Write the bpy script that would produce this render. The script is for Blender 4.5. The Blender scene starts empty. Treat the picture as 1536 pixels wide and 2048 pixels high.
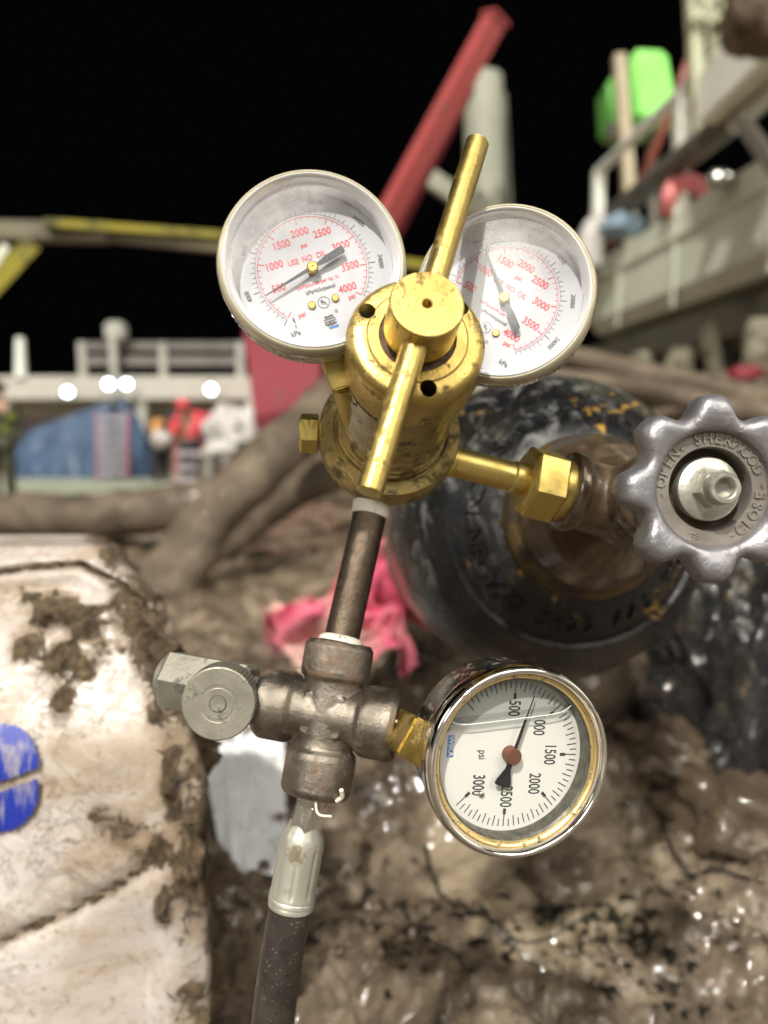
import bpy, bmesh, math, random
from mathutils import Vector, Matrix, noise, Quaternion
random.seed(7)
PI = math.pi
sc = bpy.context.scene
col = sc.collection
F = 1539.0
EYE = 1.1                       # camera height above the far ground
PITCH = math.radians(-6)
CAM = Matrix.Translation((0, 0, EYE)) @ Matrix.Rotation(PI/2 + PITCH, 4, 'X')
CR = CAM.to_3x3()

def V(x, yd, z): return CAM @ Vector((x, -yd, -z))          # right, down, forward of the eye, metres
def D(x, yd, z): return (CR @ Vector((x, -yd, -z))).normalized()
def P(px, py, d): return V((px-768)/F*d, (py-1024)/F*d, d)  # a sight line of the photograph at depth d
def frame(o, z, up):
    z = z.normalized(); y = (up - z*up.dot(z)).normalized(); x = y.cross(z)
    m = Matrix((x, y, z)).transposed().to_4x4(); m.translation = o
    return m

# ------------------------------------------------------------------ materials
class NB:
    def __init__(s, name):
        s.m = bpy.data.materials.new(name); s.m.use_nodes = True
        s.t = s.m.node_tree; s.t.nodes.clear()
        s.out = s.n('ShaderNodeOutputMaterial')
        s.tc = s.n('ShaderNodeTexCoord')
    def n(s, typ, **kw):
        nd = s.t.nodes.new(typ)
        for k, v in kw.items(): setattr(nd, k, v)
        return nd
    def l(s, a, b): s.t.links.new(a, b)
    def noise(s, scale, detail=6, rough=.55, dist=0, vec=None):
        nd = s.n('ShaderNodeTexNoise'); nd.inputs['Scale'].default_value = scale
        nd.inputs['Detail'].default_value = detail; nd.inputs['Roughness'].default_value = rough
        nd.inputs['Distortion'].default_value = dist
        s.l(vec or s.tc.outputs['Object'], nd.inputs['Vector'])
        return nd.outputs['Fac']
    def scaled(s, sx, sy, sz):
        mp = s.n('ShaderNodeMapping'); mp.inputs['Scale'].default_value = (sx, sy, sz)
        s.l(s.tc.outputs['Object'], mp.inputs['Vector']); return mp.outputs[0]
    def rng(s, f, a, b, c=0, d=1, smooth=True):
        nd = s.n('ShaderNodeMapRange')
        if smooth: nd.interpolation_type = 'SMOOTHSTEP'
        for k, v in zip(('From Min', 'From Max', 'To Min', 'To Max'), (a, b, c, d)): nd.inputs[k].default_value = v
        s.l(f, nd.inputs['Value']); return nd.outputs[0]
    def ramp(s, f, stops):
        nd = s.n('ShaderNodeValToRGB'); e = nd.color_ramp.elements
        while len(e) < len(stops): e.new(.5)
        for el, (p, c) in zip(e, stops): el.position = p; el.color = (*c[:3], 1)
        s.l(f, nd.inputs[0]); return nd.outputs[0]
    def mix(s, f, a, b):
        nd = s.n('ShaderNodeMix', data_type='RGBA')
        for sock, v in ((nd.inputs[0], f), (nd.inputs[6], a), (nd.inputs[7], b)):
            if isinstance(v, (int, float)): sock.default_value = v
            elif isinstance(v, tuple): sock.default_value = (*v[:3], 1)
            else: s.l(v, sock)
        return nd.outputs[2]
    def fmix(s, f, a, b):
        nd = s.n('ShaderNodeMix', data_type='FLOAT')
        for sock, v in ((nd.inputs[0], f), (nd.inputs[2], a), (nd.inputs[3], b)):
            if isinstance(v, (int, float)): sock.default_value = v
            else: s.l(v, sock)
        return nd.outputs[0]
    def math(s, op, a, b=0.0):
        nd = s.n('ShaderNodeMath', operation=op)
        for sock, v in ((nd.inputs[0], a), (nd.inputs[1], b)):
            if isinstance(v, (int, float)): sock.default_value = v
            else: s.l(v, sock)
        return nd.outputs[0]
    def bump(s, h, strength, dist):
        nd = s.n('ShaderNodeBump'); nd.inputs['Strength'].default_value = strength
        nd.inputs['Distance'].default_value = dist; s.l(h, nd.inputs['Height']); return nd.outputs[0]
    def bsdf(s, **kw):
        b = s.n('ShaderNodeBsdfPrincipled')
        for k, v in kw.items():
            k = {'base': 'Base Color', 'rough': 'Roughness', 'metal': 'Metallic', 'coat': 'Coat Weight', 'coatr': 'Coat Roughness',
                 'trans': 'Transmission Weight', 'ior': 'IOR', 'nrm': 'Normal', 'sub': 'Subsurface Weight', 'spec': 'Specular IOR Level',
                 'emis': 'Emission Color', 'es': 'Emission Strength', 'alpha': 'Alpha', 'sheen': 'Sheen Weight'}[k]
            if isinstance(v, (int, float)): b.inputs[k].default_value = v
            elif isinstance(v, tuple): b.inputs[k].default_value = (*v[:3], 1)
            else: s.l(v, b.inputs[k])
        return b.outputs[0]
    def done(s, sh): s.l(sh, s.out.inputs['Surface']); return s.m

def simple(name, c1, c2, ns=20, rough=(.4, .6), metal=0., bump=.3, bs=None, bd=.001, dirt=None, dsc=30, dth=(.5, .62), drough=.75, coat=0, spec=.5, stretch=None):
    """a two tone surface with fine relief and, if asked, dirt that lies over it in patches"""
    b = NB(name)
    v = b.scaled(*stretch) if stretch else None
    f = b.noise(ns, vec=v)
    c = b.ramp(f, [(.3, c1), (.7, c2)])
    r = b.rng(b.noise(ns*2.3, 4), .3, .7, *rough)
    h = b.noise(bs or ns*5, 5, .6)
    me = metal
    if dirt:
        d = b.rng(b.noise(dsc, 8, .65), *dth)
        c = b.mix(d, c, dirt); r = b.fmix(d, r, drough); me = b.fmix(d, metal, 0.)
        h = b.math('ADD', h, b.math('MULTIPLY', d, .6))
    return b.done(b.bsdf(base=c, rough=r, metal=me, coat=coat, spec=spec, nrm=b.bump(h, bump, bd)))

M = {}
def brass(name, c1, c2, rough, stain, th, bump=.25):
    b = NB(name)
    f = b.noise(55, 6, .6)
    c = b.ramp(f, [(.3, c1), (.7, c2)])
    st = b.rng(b.noise(120, 9, .72), *th)                       # brown grime freckles
    big = b.rng(b.noise(38, 8, .6, .6), .56, .72)
    c = b.mix(b.math('MULTIPLY', st, .85), c, stain)
    c = b.mix(b.math('MULTIPLY', big, .35), c, (.17, .10, .03))
    r = b.rng(b.noise(90, 5), .3, .7, *rough)
    r = b.fmix(st, r, .75)
    me = b.fmix(st, 1.0, .25)
    scr = b.noise(700, 3, .6, vec=b.scaled(1, 1, .05)); fine_s = b.rng(b.noise(240, 5, .7, vec=b.scaled(1, .12, .3)), .60, .68)
    h = b.math('ADD', b.math('ADD', b.math('MULTIPLY', fine_s, -.5), b.math('MULTIPLY', scr, .8)), b.math('ADD', b.noise(420, 5, .65), b.math('MULTIPLY', st, .8)))
    return b.done(b.bsdf(base=c, rough=r, metal=me, nrm=b.bump(h, bump, .0003)))
M['brass'] = brass('aged_brass', (.46, .335, .10), (.60, .455, .16), (.27, .43), (.12, .075, .03), (.545, .65), .5)
M['brass_dirty'] = brass('grimy_brass', (.37, .285, .11), (.51, .405, .18), (.30, .46), (.10, .065, .03), (.48, .62), .5)
M['brass_bright'] = brass('bright_brass', (.56, .42, .12), (.68, .53, .19), (.34, .50), (.16, .10, .03), (.60, .70), .3)
M['brass_pale'] = brass('pale_brass', (.62, .53, .30), (.72, .62, .36), (.2, .35), (.22, .16, .07), (.66, .74), .2)
M['gold_ring'] = simple('gold_inner_ring', (.80, .60, .27), (.88, .70, .36), 60, (.3, .45), 1., .3, 600, .0002, (.20, .15, .07), 300, (.56, .64))
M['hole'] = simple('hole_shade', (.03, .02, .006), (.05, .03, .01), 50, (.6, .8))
M['nut'] = simple('plated_nut', (.60, .60, .55), (.78, .77, .72), 60, (.14, .26), .9, .2, 300, .0003, (.16, .12, .08), 160, (.58, .66))
M['chrome'] = simple('polished_chrome', (.74, .71, .66), (.80, .77, .72), 40, (.05, .11), 1., .12, 300, .0001, (.20, .16, .11), 420, (.70, .76))
M['steel_case'] = simple('stainless_case', (.42, .39, .34), (.52, .48, .42), 40, (.15, .3), 1., .25, 300, .0002, (.20, .15, .10), 250, (.55, .64))
def iron(name, c1, c2, rust, sc_=1.):
    b = NB(name)
    c = b.ramp(b.noise(70*sc_, 8, .65), [(.3, c1), (.7, c2)])
    ru = b.rng(b.noise(55*sc_, 9, .7, .4), .53, .68)
    c = b.mix(b.math('MULTIPLY', ru, .8), c, rust)
    h = b.math('ADD', b.math('MULTIPLY', b.noise(330*sc_, 8, .75), 1.6), b.math('MULTIPLY', b.noise(110*sc_, 5), 1.2))
    r = b.fmix(ru, b.rng(b.noise(60*sc_, 4), .35, .65, .20, .38), .75)
    return b.done(b.bsdf(base=c, rough=r, metal=b.fmix(ru, .88, .1), nrm=b.bump(h, .55, .0005)))
M['iron'] = iron('rusty_cast_steel', (.10, .086, .070), (.31, .275, .23), (.15, .078, .040))
M['pipe'] = iron('dark_pipe_steel', (.065, .048, .034), (.135, .102, .075), (.10, .048, .02))
M['zinc'] = simple('zinc_plate', (.25, .24, .195), (.37, .355, .295), 45, (.40, .56), .65, .35, 500, .0004, (.115, .11, .095), 95, (.55, .64), .6)
M['zinc_white'] = simple('zinc_ferrule', (.37, .37, .315), (.52, .52, .445), 60, (.32, .5), .6, .3, 400, .0003, (.19, .15, .10), 110, (.56, .66), .6, stretch=(1, 1, .35))
M['wheel'] = simple('cast_aluminium_wheel', (.24, .235, .255), (.37, .365, .39), 45, (.34, .50), .75, .7, 260, .0006, (.12, .095, .075), 60, (.54, .70), .5)
M['wheel_in'] = simple('wheel_ring_grey', (.22, .20, .18), (.32, .295, .265), 60, (.4, .55), .6, .35, 400, .0004, (.13, .10, .07), 80, (.62, .72), .6)
M['spindle'] = simple('worn_zinc_spindle', (.42, .415, .36), (.58, .575, .51), 120, (.28, .45), .8, .35, 500, .0003, (.22, .17, .10), 150, (.6, .7), .55)
M['bronze'] = simple('wet_brown_bronze', (.055, .036, .021), (.15, .102, .064), 35, (.16, .34), .4, .35, 120, .0008, (.11, .075, .045), 45, (.5, .64), .4, coat=.5)
M['rubber'] = None
b = NB('dusty_black_rubber')
sp = b.math('MULTIPLY', b.rng(b.noise(1300, 2, .5), .66, .72), b.rng(b.noise(60, 3), .35, .6, .2, .8))
c = b.mix(sp, b.ramp(b.noise(60, 6), [(.3, (.012, .010, .009)), (.7, (.045, .037, .030))]), (.32, .26, .19))
M['rubber'] = b.done(b.bsdf(base=c, rough=b.rng(b.noise(120), .3, .7, .32, .6), nrm=b.bump(b.noise(500, 5), .4, .0004)))
M['dial'] = simple('white_dial_enamel', (.56, .57, .61), (.61, .62, .66), 30, (.35, .45), 0, .05)
M['dial_ivory'] = simple('ivory_dial_enamel', (.66, .67, .63), (.70, .705, .67), 30, (.35, .45), 0, .05)
M['ink_red'] = simple('red_ink', (.74, .10, .13), (.80, .16, .19), 100, (.5, .6), 0, 0)
M['ink_grey'] = simple('grey_ink', (.10, .10, .11), (.16, .16, .17), 100, (.5, .6), 0, 0)
M['ink_black'] = simple('black_ink', (.025, .03, .03), (.04, .045, .045), 100, (.5, .6), 0, 0)
M['ink_blue'] = simple('blue_ink', (.05, .20, .50), (.07, .26, .58), 100, (.5, .6), 0, 0)
M['needle_grey'] = simple('grey_needle_paint', (.09, .095, .105), (.13, .135, .145), 80, (.35, .5), .2, .1)
M['needle_black'] = simple('black_needle_paint', (.008, .008, .01), (.015, .015, .017), 80, (.3, .4), 0, .1)
M['copper_cap'] = simple('copper_hub', (.16, .065, .04), (.22, .09, .06), 80, (.4, .5), .5, .15)
M['bevel'] = simple('bright_clear_rim', (.78, .80, .82), (.90, .91, .92), 60, (.04, .12), .25, .15, 200, .0003, coat=1)
# clear plastic bezel, milky with age
b = NB('milky_plastic_bezel')
base = b.bsdf(base=b.ramp(b.noise(40), [(.3, (.62, .55, .36)), (.7, (.82, .77, .60))]), rough=b.rng(b.noise(150), .3, .7, .06, .2), trans=.25, ior=1.46, coat=.8,
              nrm=b.bump(b.noise(300, 5), .15, .0003))
M['bezel'] = b.done(base)
def lens(name, haze_col, amount, th, vec=None):
    b = NB(name)
    tr = b.n('ShaderNodeBsdfTransparent')
    gl = b.n('ShaderNodeBsdfGlossy'); gl.inputs['Roughness'].default_value = .07
    lw = b.n('ShaderNodeLayerWeight'); lw.inputs[0].default_value = .5
    fr = b.math('ADD', .04, b.math('MULTIPLY', b.math('POWER', lw.outputs['Facing'], 5.0), .9))
    b.l(b.bump(b.noise(260, 4), .1, .0002), gl.inputs['Normal'])
    mx = b.n('ShaderNodeMixShader'); b.l(fr, mx.inputs[0]); b.l(tr.outputs[0], mx.inputs[1]); b.l(gl.outputs[0], mx.inputs[2])
    hz = b.n('ShaderNodeBsdfDiffuse'); hz.inputs[0].default_value = (*haze_col, 1)
    mp = b.n('ShaderNodeMapping'); mp.inputs['Scale'].default_value = (1, 1, 1)
    b.l(b.tc.outputs['Object'], mp.inputs[0])
    f = b.rng(b.noise(75, 9, .7, .8, vec=b.scaled(2.2, .8, 1)), *th)
    if vec:                     # wiped dust thickest towards one side of the lens
        sx = b.n('ShaderNodeSeparateXYZ'); b.l(b.tc.outputs['Object'], sx.inputs[0])
        k = b.math('ADD', b.math('MULTIPLY', sx.outputs[0], vec[0]), b.math('MULTIPLY', sx.outputs[1], vec[1]))
        k = b.rng(b.math('ADD', k, b.math('MULTIPLY', b.noise(90, 8, .7), .016)), .014, .030)
        f = b.math('MAXIMUM', b.math('MULTIPLY', f, .3), b.math('MULTIPLY', k, b.rng(b.noise(140, 8, .7), .2, .7, .45, 1.)))
    m2 = b.n('ShaderNodeMixShader'); b.l(b.math('MULTIPLY', f, amount), m2.inputs[0]); b.l(mx.outputs[0], m2.inputs[1]); b.l(hz.outputs[0], m2.inputs[2])
    return b.done(m2.outputs[0])
M['lens_clean'] = lens('clear_glass', (.4, .4, .4), .05, (.5, .8))
b = NB('tinted_air_gap')
tr = b.n('ShaderNodeBsdfTransparent'); tr.inputs[0].default_value = (.72, .735, .735, 1)
M['gap'] = b.done(tr.outputs[0])
M['meniscus'] = simple('liquid_edge', (.75, .77, .74), (.85, .86, .84), 50, (.1, .2), 0, 0)
M['tape'] = simple('sealing_tape', (.66, .62, .52), (.80, .77, .68), 120, (.45, .6), 0, .4, 500, .0004, (.30, .22, .12), 160, (.58, .68))
M['paper'] = None
b = NB('scribbled_paper_label')
wv = b.n('ShaderNodeTexWave'); wv.inputs['Scale'].default_value = 90; wv.inputs['Distortion'].default_value = 9; wv.inputs['Detail'].default_value = 3
b.l(b.scaled(1.2, 1.2, .7), wv.inputs['Vector'])
lin = b.math('MULTIPLY', b.rng(wv.outputs['Fac'], .90, .97), b.rng(b.noise(70, 3), .52, .58))
c = b.mix(lin, b.ramp(b.noise(80, 7), [(.35, (.36, .29, .17)), (.65, (.62, .56, .42))]), (.05, .04, .035))
M['paper'] = b.done(b.bsdf(base=c, rough=.45, metal=.15, nrm=b.bump(b.noise(200, 5), .3, .0004)))
# cylinder paint
b = NB('scuffed_cylinder_paint')
base = b.ramp(b.noise(14, 7), [(.3, (.006, .0062, .007)), (.7, (.016, .017, .019))])
sx = b.n('ShaderNodeSeparateXYZ'); b.l(b.tc.outputs['Object'], sx.inputs[0])
upl = b.rng(b.math('ADD', b.math('MULTIPLY', sx.outputs[0], .9), sx.outputs[1]), -.02, .11)
scf = b.rng(b.noise(42, 10, .72, 1.2, vec=b.scaled(1.5, .7, 1)), .50, .66)
c = b.mix(b.math('MULTIPLY', scf, b.math('ADD', b.math('MULTIPLY', upl, .60), .01)), base, (.36, .36, .35))
mudf = b.rng(b.noise(16, 9, .65), .50, .68)
c = b.mix(b.math('MULTIPLY', mudf, .6), c, (.024, .017, .010))
yel = b.math('MAXIMUM', b.rng(b.noise(70, 7, .65), .69, .71), b.rng(b.noise(21, 9, .74, 1.2), .615, .635))
c = b.mix(yel, c, (.36, .21, .035))
h = b.math('ADD', b.noise(160, 7, .65), b.math('MULTIPLY', b.noise(30, 5), 2.0))
M['cyl'] = b.done(b.bsdf(base=c, rough=b.fmix(scf, b.rng(b.noise(40), .3, .7, .12, .28), .5), spec=.35, coat=.15, coatr=.2, nrm=b.bump(h, .7, .0018)))
M['cyl_edge'] = simple('worn_yellow_edge', (.035, .025, .014), (.15, .095, .025), 40, (.3, .5), .1, .5, 200, .0008, (.03, .022, .015), 60, (.45, .6))
M['cyl_body'] = simple('muddy_cylinder_side', (.16, .12, .09), (.30, .23, .18), 14, (.4, .6), 0, .5, 80, .002, (.36, .20, .04), 22, (.64, .67))

def mud(name, dark, mid, light, wet=(.12, .6), sc_=1., speck=True, attr=None, bd=.006, flakes=False, coatw=.40, pool=None):
    b = NB(name)
    n1 = b.noise(9*sc_, 10, .62, .5)
    c = b.ramp(n1, [(.30, dark), (.5, mid), (.68, light)])
    n2 = b.noise(38*sc_, 9, .7)
    c = b.mix(b.math('MULTIPLY', b.rng(n2, .40, .25), .75), c, dark)
    n3 = b.noise(3.1*sc_, 5, .5)
    wetf = b.rng(n3, .34, .54)
    c = b.mix(b.math('MULTIPLY', wetf, .16), c, dark)
    r = b.fmix(wetf, wet[1]*.8, b.rng(n2, .3, .7, wet[0]+.06, wet[0]+.22))
    if flakes:
        fl = b.rng(b.noise(26*sc_, 9, .75, 1.8), .60, .625)
        fm = b.rng(b.noise(2.6*sc_, 3), .53, .60)
        k = b.math('MULTIPLY', fl, fm)
        c = b.mix(k, c, (.012, .016, .014)); r = b.fmix(k, r, .2)
    gr = b.noise(85*sc_, 10, .78)
    c = b.mix(b.math('MULTIPLY', b.rng(gr, .47, .36), .8), c, dark)
    c = b.mix(b.math('MULTIPLY', b.rng(gr, .54, .66), .45), c, light)
    if pool:
        vm = b.n('ShaderNodeVectorMath', operation='DISTANCE'); b.l(b.scaled(1, .8, .3), vm.inputs[0]); vm.inputs[1].default_value = (pool[0], pool[1]*.8, pool[2]*.3)
        pk = b.rng(b.math('ADD', vm.outputs['Value'], b.math('MULTIPLY', b.math('SUBTRACT', b.noise(11, 7, .6), .5), .22)), pool[3], pool[3]*.7)
        c = b.mix(b.math('MULTIPLY', pk, .85), c, b.mix(b.noise(7, 4), (.20, .155, .10), (.36, .29, .20)))
        r = b.fmix(pk, r, .12); gr = b.fmix(pk, gr, .5); n2 = b.fmix(pk, n2, .5)
    h = b.math('ADD', b.math('MULTIPLY', gr, .9), n1)
    h = b.math('ADD', b.math('ADD', b.math('ADD', h, b.math('MULTIPLY', n1, 1.4)), b.math('MULTIPLY', n2, 1.2)), b.math('MULTIPLY', b.noise(150*sc_, 6, .7), .4))
    p_ = b.n('ShaderNodeBsdfPrincipled'); b.l(c, p_.inputs['Base Color']); b.l(r, p_.inputs['Roughness']); b.l(b.bump(h, 1., bd), p_.inputs['Normal'])
    b.l(b.math('MULTIPLY', wetf, coatw), p_.inputs['Coat Weight']); p_.inputs['Coat Roughness'].default_value = .055; p_.inputs['Coat IOR'].default_value = 1.75
    b.l(b.bump(b.noise(48*sc_, 2.5, .5), 1., bd*.55), p_.inputs['Coat Normal'])
    return b.done(p_.outputs[0])
M['mud'] = mud('wet_tan_mud', (.038, .027, .017), (.205, .152, .103), (.46, .36, .26), flakes=True, pool=(*P(1060, 1790, .74), .12))
M['crumb'] = simple('wet_earth_crumb', (.03, .021, .013), (.185, .135, .09), 55, (.12, .4), 0, .8, 400, .001, coat=.5)
M['leaf'] = simple('rotten_leaf', (.006, .007, .006), (.022, .022, .018), 60, (.12, .3), 0, .3, coat=.6)
M['mud_dry'] = mud('dried_mud', (.05, .033, .018), (.15, .103, .062), (.27, .20, .13), (.3, .75), 1.6)
M['hose_mud'] = mud('mud_caked_rubber', (.05, .037, .024), (.135, .10, .068), (.27, .21, .15), (.5, .85), .8, coatw=.04)
# wrapped bale: white film; its 'mud' attribute paints mud, dark creases and right-side shade
b = NB('muddy_white_wrap')
at = b.n('ShaderNodeAttribute', attribute_name='mud')
fine = b.noise(75, 10, .75, .6)
vein = b.noise(46, 9, .75, .7)
k = b.rng(b.math('ADD', at.outputs['Fac'], b.math('MULTIPLY', b.math('SUBTRACT', fine, .5), 1.7)), .40, .56)
smear = b.rng(b.noise(22, 9, .68, .5, vec=b.scaled(.5, 1.2, 1.2)), .42, .64)
vf = b.math('MULTIPLY', b.rng(b.math('ABSOLUTE', b.math('SUBTRACT', vein, .5)), .016, .002), b.rng(b.noise(11, 4), .40, .62, .05, .8))
film = b.ramp(b.noise(7, 5), [(.35, (.45, .385, .35)), (.65, (.61, .56, .53))])
c = b.mix(b.math('MULTIPLY', smear, .8), film, (.36, .275, .19))
sp2 = b.math('MULTIPLY', b.rng(b.noise(210, 6, .7), .52, .62), b.rng(b.noise(17, 6, .6), .38, .62, .05, .7))
c = b.mix(b.math('MULTIPLY', vf, .55), c, (.24, .17, .10)); c = b.mix(sp2, c, (.27, .19, .11))
pale = b.rng(b.noise(13, 8, .7, .8), .50, .62)
c = b.mix(b.math('MULTIPLY', pale, .5), c, (.66, .62, .59))
spk = b.rng(b.noise(160, 8, .8), .56, .64)
c = b.mix(b.math('MULTIPLY', spk, .8), c, (.25, .18, .11))
mc = b.ramp(b.noise(120, 10, .78), [(.36, (.035, .022, .010)), (.5, (.16, .11, .062)), (.64, (.36, .26, .15))])
k0 = b.rng(b.math('ADD', at.outputs['Fac'], b.math('MULTIPLY', b.math('SUBTRACT', b.noise(48, 9, .72, 1.2), .5), .9)), .10, .42)
c = b.mix(b.math('MULTIPLY', k0, .72), c, b.ramp(b.noise(60, 8, .7), [(.35, (.14, .095, .055)), (.65, (.30, .22, .14))]))
c = b.mix(k, c, mc)
r = b.fmix(k, b.rng(b.noise(40), .3, .7, .22, .5), .6)
h = b.math('ADD', b.math('MULTIPLY', k, b.math('ADD', .6, b.math('MULTIPLY', b.noise(150, 10, .8), 4.0))), b.math('ADD', b.math('MULTIPLY', vf, .08), b.math('MULTIPLY', b.noise(9, 6, .5, 1.5), 1.4)))
M['wrap'] = b.done(b.bsdf(base=c, rough=r, sub=0., nrm=b.bump(h, .75, .0035)))
b = NB('scratched_blue_print')
st = b.rng(b.noise(90, 7, .7, vec=b.scaled(1.0, .16, 1)), .52, .64)
c = b.mix(b.math('MULTIPLY', st, .75), b.ramp(b.noise(20), [(.3, (.008, .022, .26)), (.7, (.015, .04, .38))]), (.34, .32, .34))
M['print'] = b.done(b.bsdf(base=c, rough=.3, nrm=b.bump(b.noise(100), .2, .001)))
M['sheet'] = simple('blue_white_plastic', (.84, .88, .93), (.93, .95, .97), 7, (.12, .3), 0, .5, 18, .006, (.15, .105, .06), 12, (.60, .66))
M['strap'] = simple('clear_wrap_edge', (.50, .46, .42), (.62, .57, .52), 20, (.2, .35), 0, .3)
b = NB('pink_rag_cloth')
wf = b.rng(b.noise(9, 5), .50, .66)
c = b.mix(b.math('MULTIPLY', wf, .8), b.ramp(b.noise(20), [(.3, (.50, .05, .115)), (.7, (.72, .17, .25))]), (.62, .47, .38))
c = b.mix(b.rng(b.noise(16, 8, .65), .58, .70), c, (.20, .14, .095))
M['pink'] = b.done(b.bsdf(base=c, rough=.8, sheen=.2, nrm=b.bump(b.noise(70, 6), .5, .003)))
b = NB('wet_black_plastic')
mdn = b.rng(b.noise(15, 9, .68, .8), .55, .66)
c = b.mix(mdn, b.ramp(b.noise(18, 5), [(.3, (.010, .010, .010)), (.7, (.045, .045, .045))]), b.ramp(b.noise(50, 8, .7), [(.35, (.06, .042, .026)), (.65, (.34, .25, .16))]))
wr = b.noise(26, 6, .6, 1.2, vec=b.scaled(1.6, 1.0, .26))
M['film'] = b.done(b.bsdf(base=c, rough=b.fmix(mdn, .14, .45), coat=b.fmix(mdn, .9, .3), coatr=.08, nrm=b.bump(b.math('ADD', b.math('MULTIPLY', wr, 3.2), b.noise(110, 6, .65)), 1., .014)))
# background paints
def paint(name, c, dirty=(.10, .085, .06), r=(.4, .65), k=.85, dth=(.55, .75)):
    return simple(name, tuple(x*k for x in c), c, 1.3, r, 0, .2, 14, .01, dirty, 2.2, dth)
M['p_red'] = paint('boom_red_paint', (.40, .075, .075))
M['p_darkred'] = paint('dark_red_paint', (.26, .022, .038))
M['p_grey'] = paint('column_grey_paint', (.33, .34, .27))
M['p_hull'] = paint('sage_green_paint', (.66, .70, .58), (.42, .43, .35))
M['p_under'] = paint('underside_dark_tone', (.06, .055, .04))  # one dark tone for the parts under the vessel side
M['p_cream'] = paint('cream_paint', (.52, .54, .38), (.25, .2, .08))
M['p_fender'] = simple('muddy_cream_rubber', (.14, .13, .085), (.28, .27, .19), 6, (.5, .7), 0, .3, 20, .01, (.09, .075, .05), 9, (.45, .6))
M['p_white'] = paint('white_rail_paint', (.80, .82, .75), (.35, .3, .2))
M['p_beam'] = paint('pale_beam_paint', (.93, .95, .86), (.8, .8, .66))
M['p_darkpipe'] = paint('dark_pipe_paint', (.12, .11, .09))
M['p_rail'] = paint('deck_rail_paint', (.42, .42, .38), (.2, .19, .16))
M['p_green'] = simple('bright_green_plastic', (.20, .72, .12), (.32, .85, .18), 1.5, (.3, .45), 0, .1)
M['p_yellow'] = paint('yellow_beam_paint', (.33, .29, .03), (.10, .09, .03), dth=(.48, .6))
M['p_deck'] = paint('deckhouse_white_paint', (.50, .48, .43), (.5, .45, .35))
M['p_tan'] = paint('deckhouse_tan_paint', (.50, .42, .31), (.35, .28, .2))
M['p_tarp'] = simple('blue_tarp_fabric', (.020, .045, .095), (.045, .085, .155), 2, (.45, .6), 0, .4, 6, .03)
M['p_palegreen'] = paint('pale_green_deck', (.30, .33, .25))
M['p_rung'] = paint('ladder_rung_paint', (.36, .33, .36))
M['p_orange'] = simple('orange_cloth', (.50, .22, .05), (.62, .30, .09), 8, (.7, .8))
M['p_redcloth'] = simple('red_cloth', (.60, .03, .06), (.75, .07, .11), 8, (.6, .7))
M['p_black'] = simple('black_cloth', (.012, .012, .018), (.03, .03, .035), 8, (.6, .8))
M['p_olive'] = simple('olive_coverall', (.022, .024, .012), (.05, .052, .028), 8, (.6, .8))
M['p_hivis'] = simple('yellow_green_patch', (.30, .36, .03), (.40, .48, .05), 8, (.6, .8))
M['p_patch'] = simple('dull_yellow_patch', (.12, .14, .02), (.18, .20, .03), 8, (.6, .8))
M['p_skin'] = simple('skin', (.40, .24, .16), (.50, .31, .22), 8, (.5, .6))
M['p_bag'] = simple('white_sack', (.40, .38, .36), (.62, .61, .59), 6, (.4, .6), 0, .5, 10, .02, (.3, .24, .17), 5, (.6, .75))
M['p_steel'] = simple('shiny_steel_drum', (.45, .45, .42), (.6, .6, .56), 8, (.12, .25), 1.)
M['p_bluebundle'] = simple('blue_rope', (.09, .16, .26), (.34, .43, .50), 14, (.6, .8), 0, .6, 20, .03)
M['p_pink'] = simple('pink_hose', (.75, .20, .22), (.85, .30, .30), 8, (.4, .5))
M['p_lilac'] = simple('lilac_cloth', (.40, .38, .62), (.55, .53, .75), 5, (.7, .8))
b = NB('lit_floodlight_glass')
e = b.n('ShaderNodeEmission'); e.inputs[0].default_value = (.86, .97, 1, 1); e.inputs[1].default_value = 9
M['lamp'] = b.done(e.outputs[0])

# ------------------------------------------------------------------ mesh helpers
def I(): return Matrix.Identity(4)
def lathe(bm, prof, segs=96, m=None, rfun=None):
    m = m or I(); rings = []
    for (r, z) in prof:
        if r < 1e-7: rings.append([bm.verts.new(m @ Vector((0, 0, z)))])
        else:
            rings.append([bm.verts.new(m @ Vector(((r if not rfun else rfun(r, z, i)) * math.cos(2*PI*i/segs), (r if not rfun else rfun(r, z, i)) * math.sin(2*PI*i/segs), z))) for i in range(segs)])
    for a, b_ in zip(rings, rings[1:]):
        n = max(len(a), len(b_))
        for i in range(n):
            j = (i+1) % n
            va = [a[0]] if len(a) == 1 else [a[i], a[j]]
            vb = [b_[0]] if len(b_) == 1 else [b_[j], b_[i]]
            vs = va + vb
            if len(vs) >= 3:
                try: bm.faces.new(vs)
                except ValueError: pass
def box(bm, c, s, m=None, bev=0):
    m = m or I(); g = bmesh.ops.create_cube(bm, size=1, matrix=m @ Matrix.Translation(c) @ Matrix.Diagonal((*s, 1)))
    if bev:
        es = {e for v in g['verts'] for e in v.link_edges}
        bmesh.ops.bevel(bm, geom=list(es), offset=bev, segments=2, affect='EDGES')
def bar(bm, a, b_, w, h=None, up=Vector((0, 0, 1)), bev=0):
    d = b_ - a
    if abs(d.normalized().dot(up)) > .98: up = Vector((0, 1, 0))
    m = frame((a+b_)/2, d, up); box(bm, (0, 0, 0), (w, h or w, d.length), m, bev)
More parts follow.
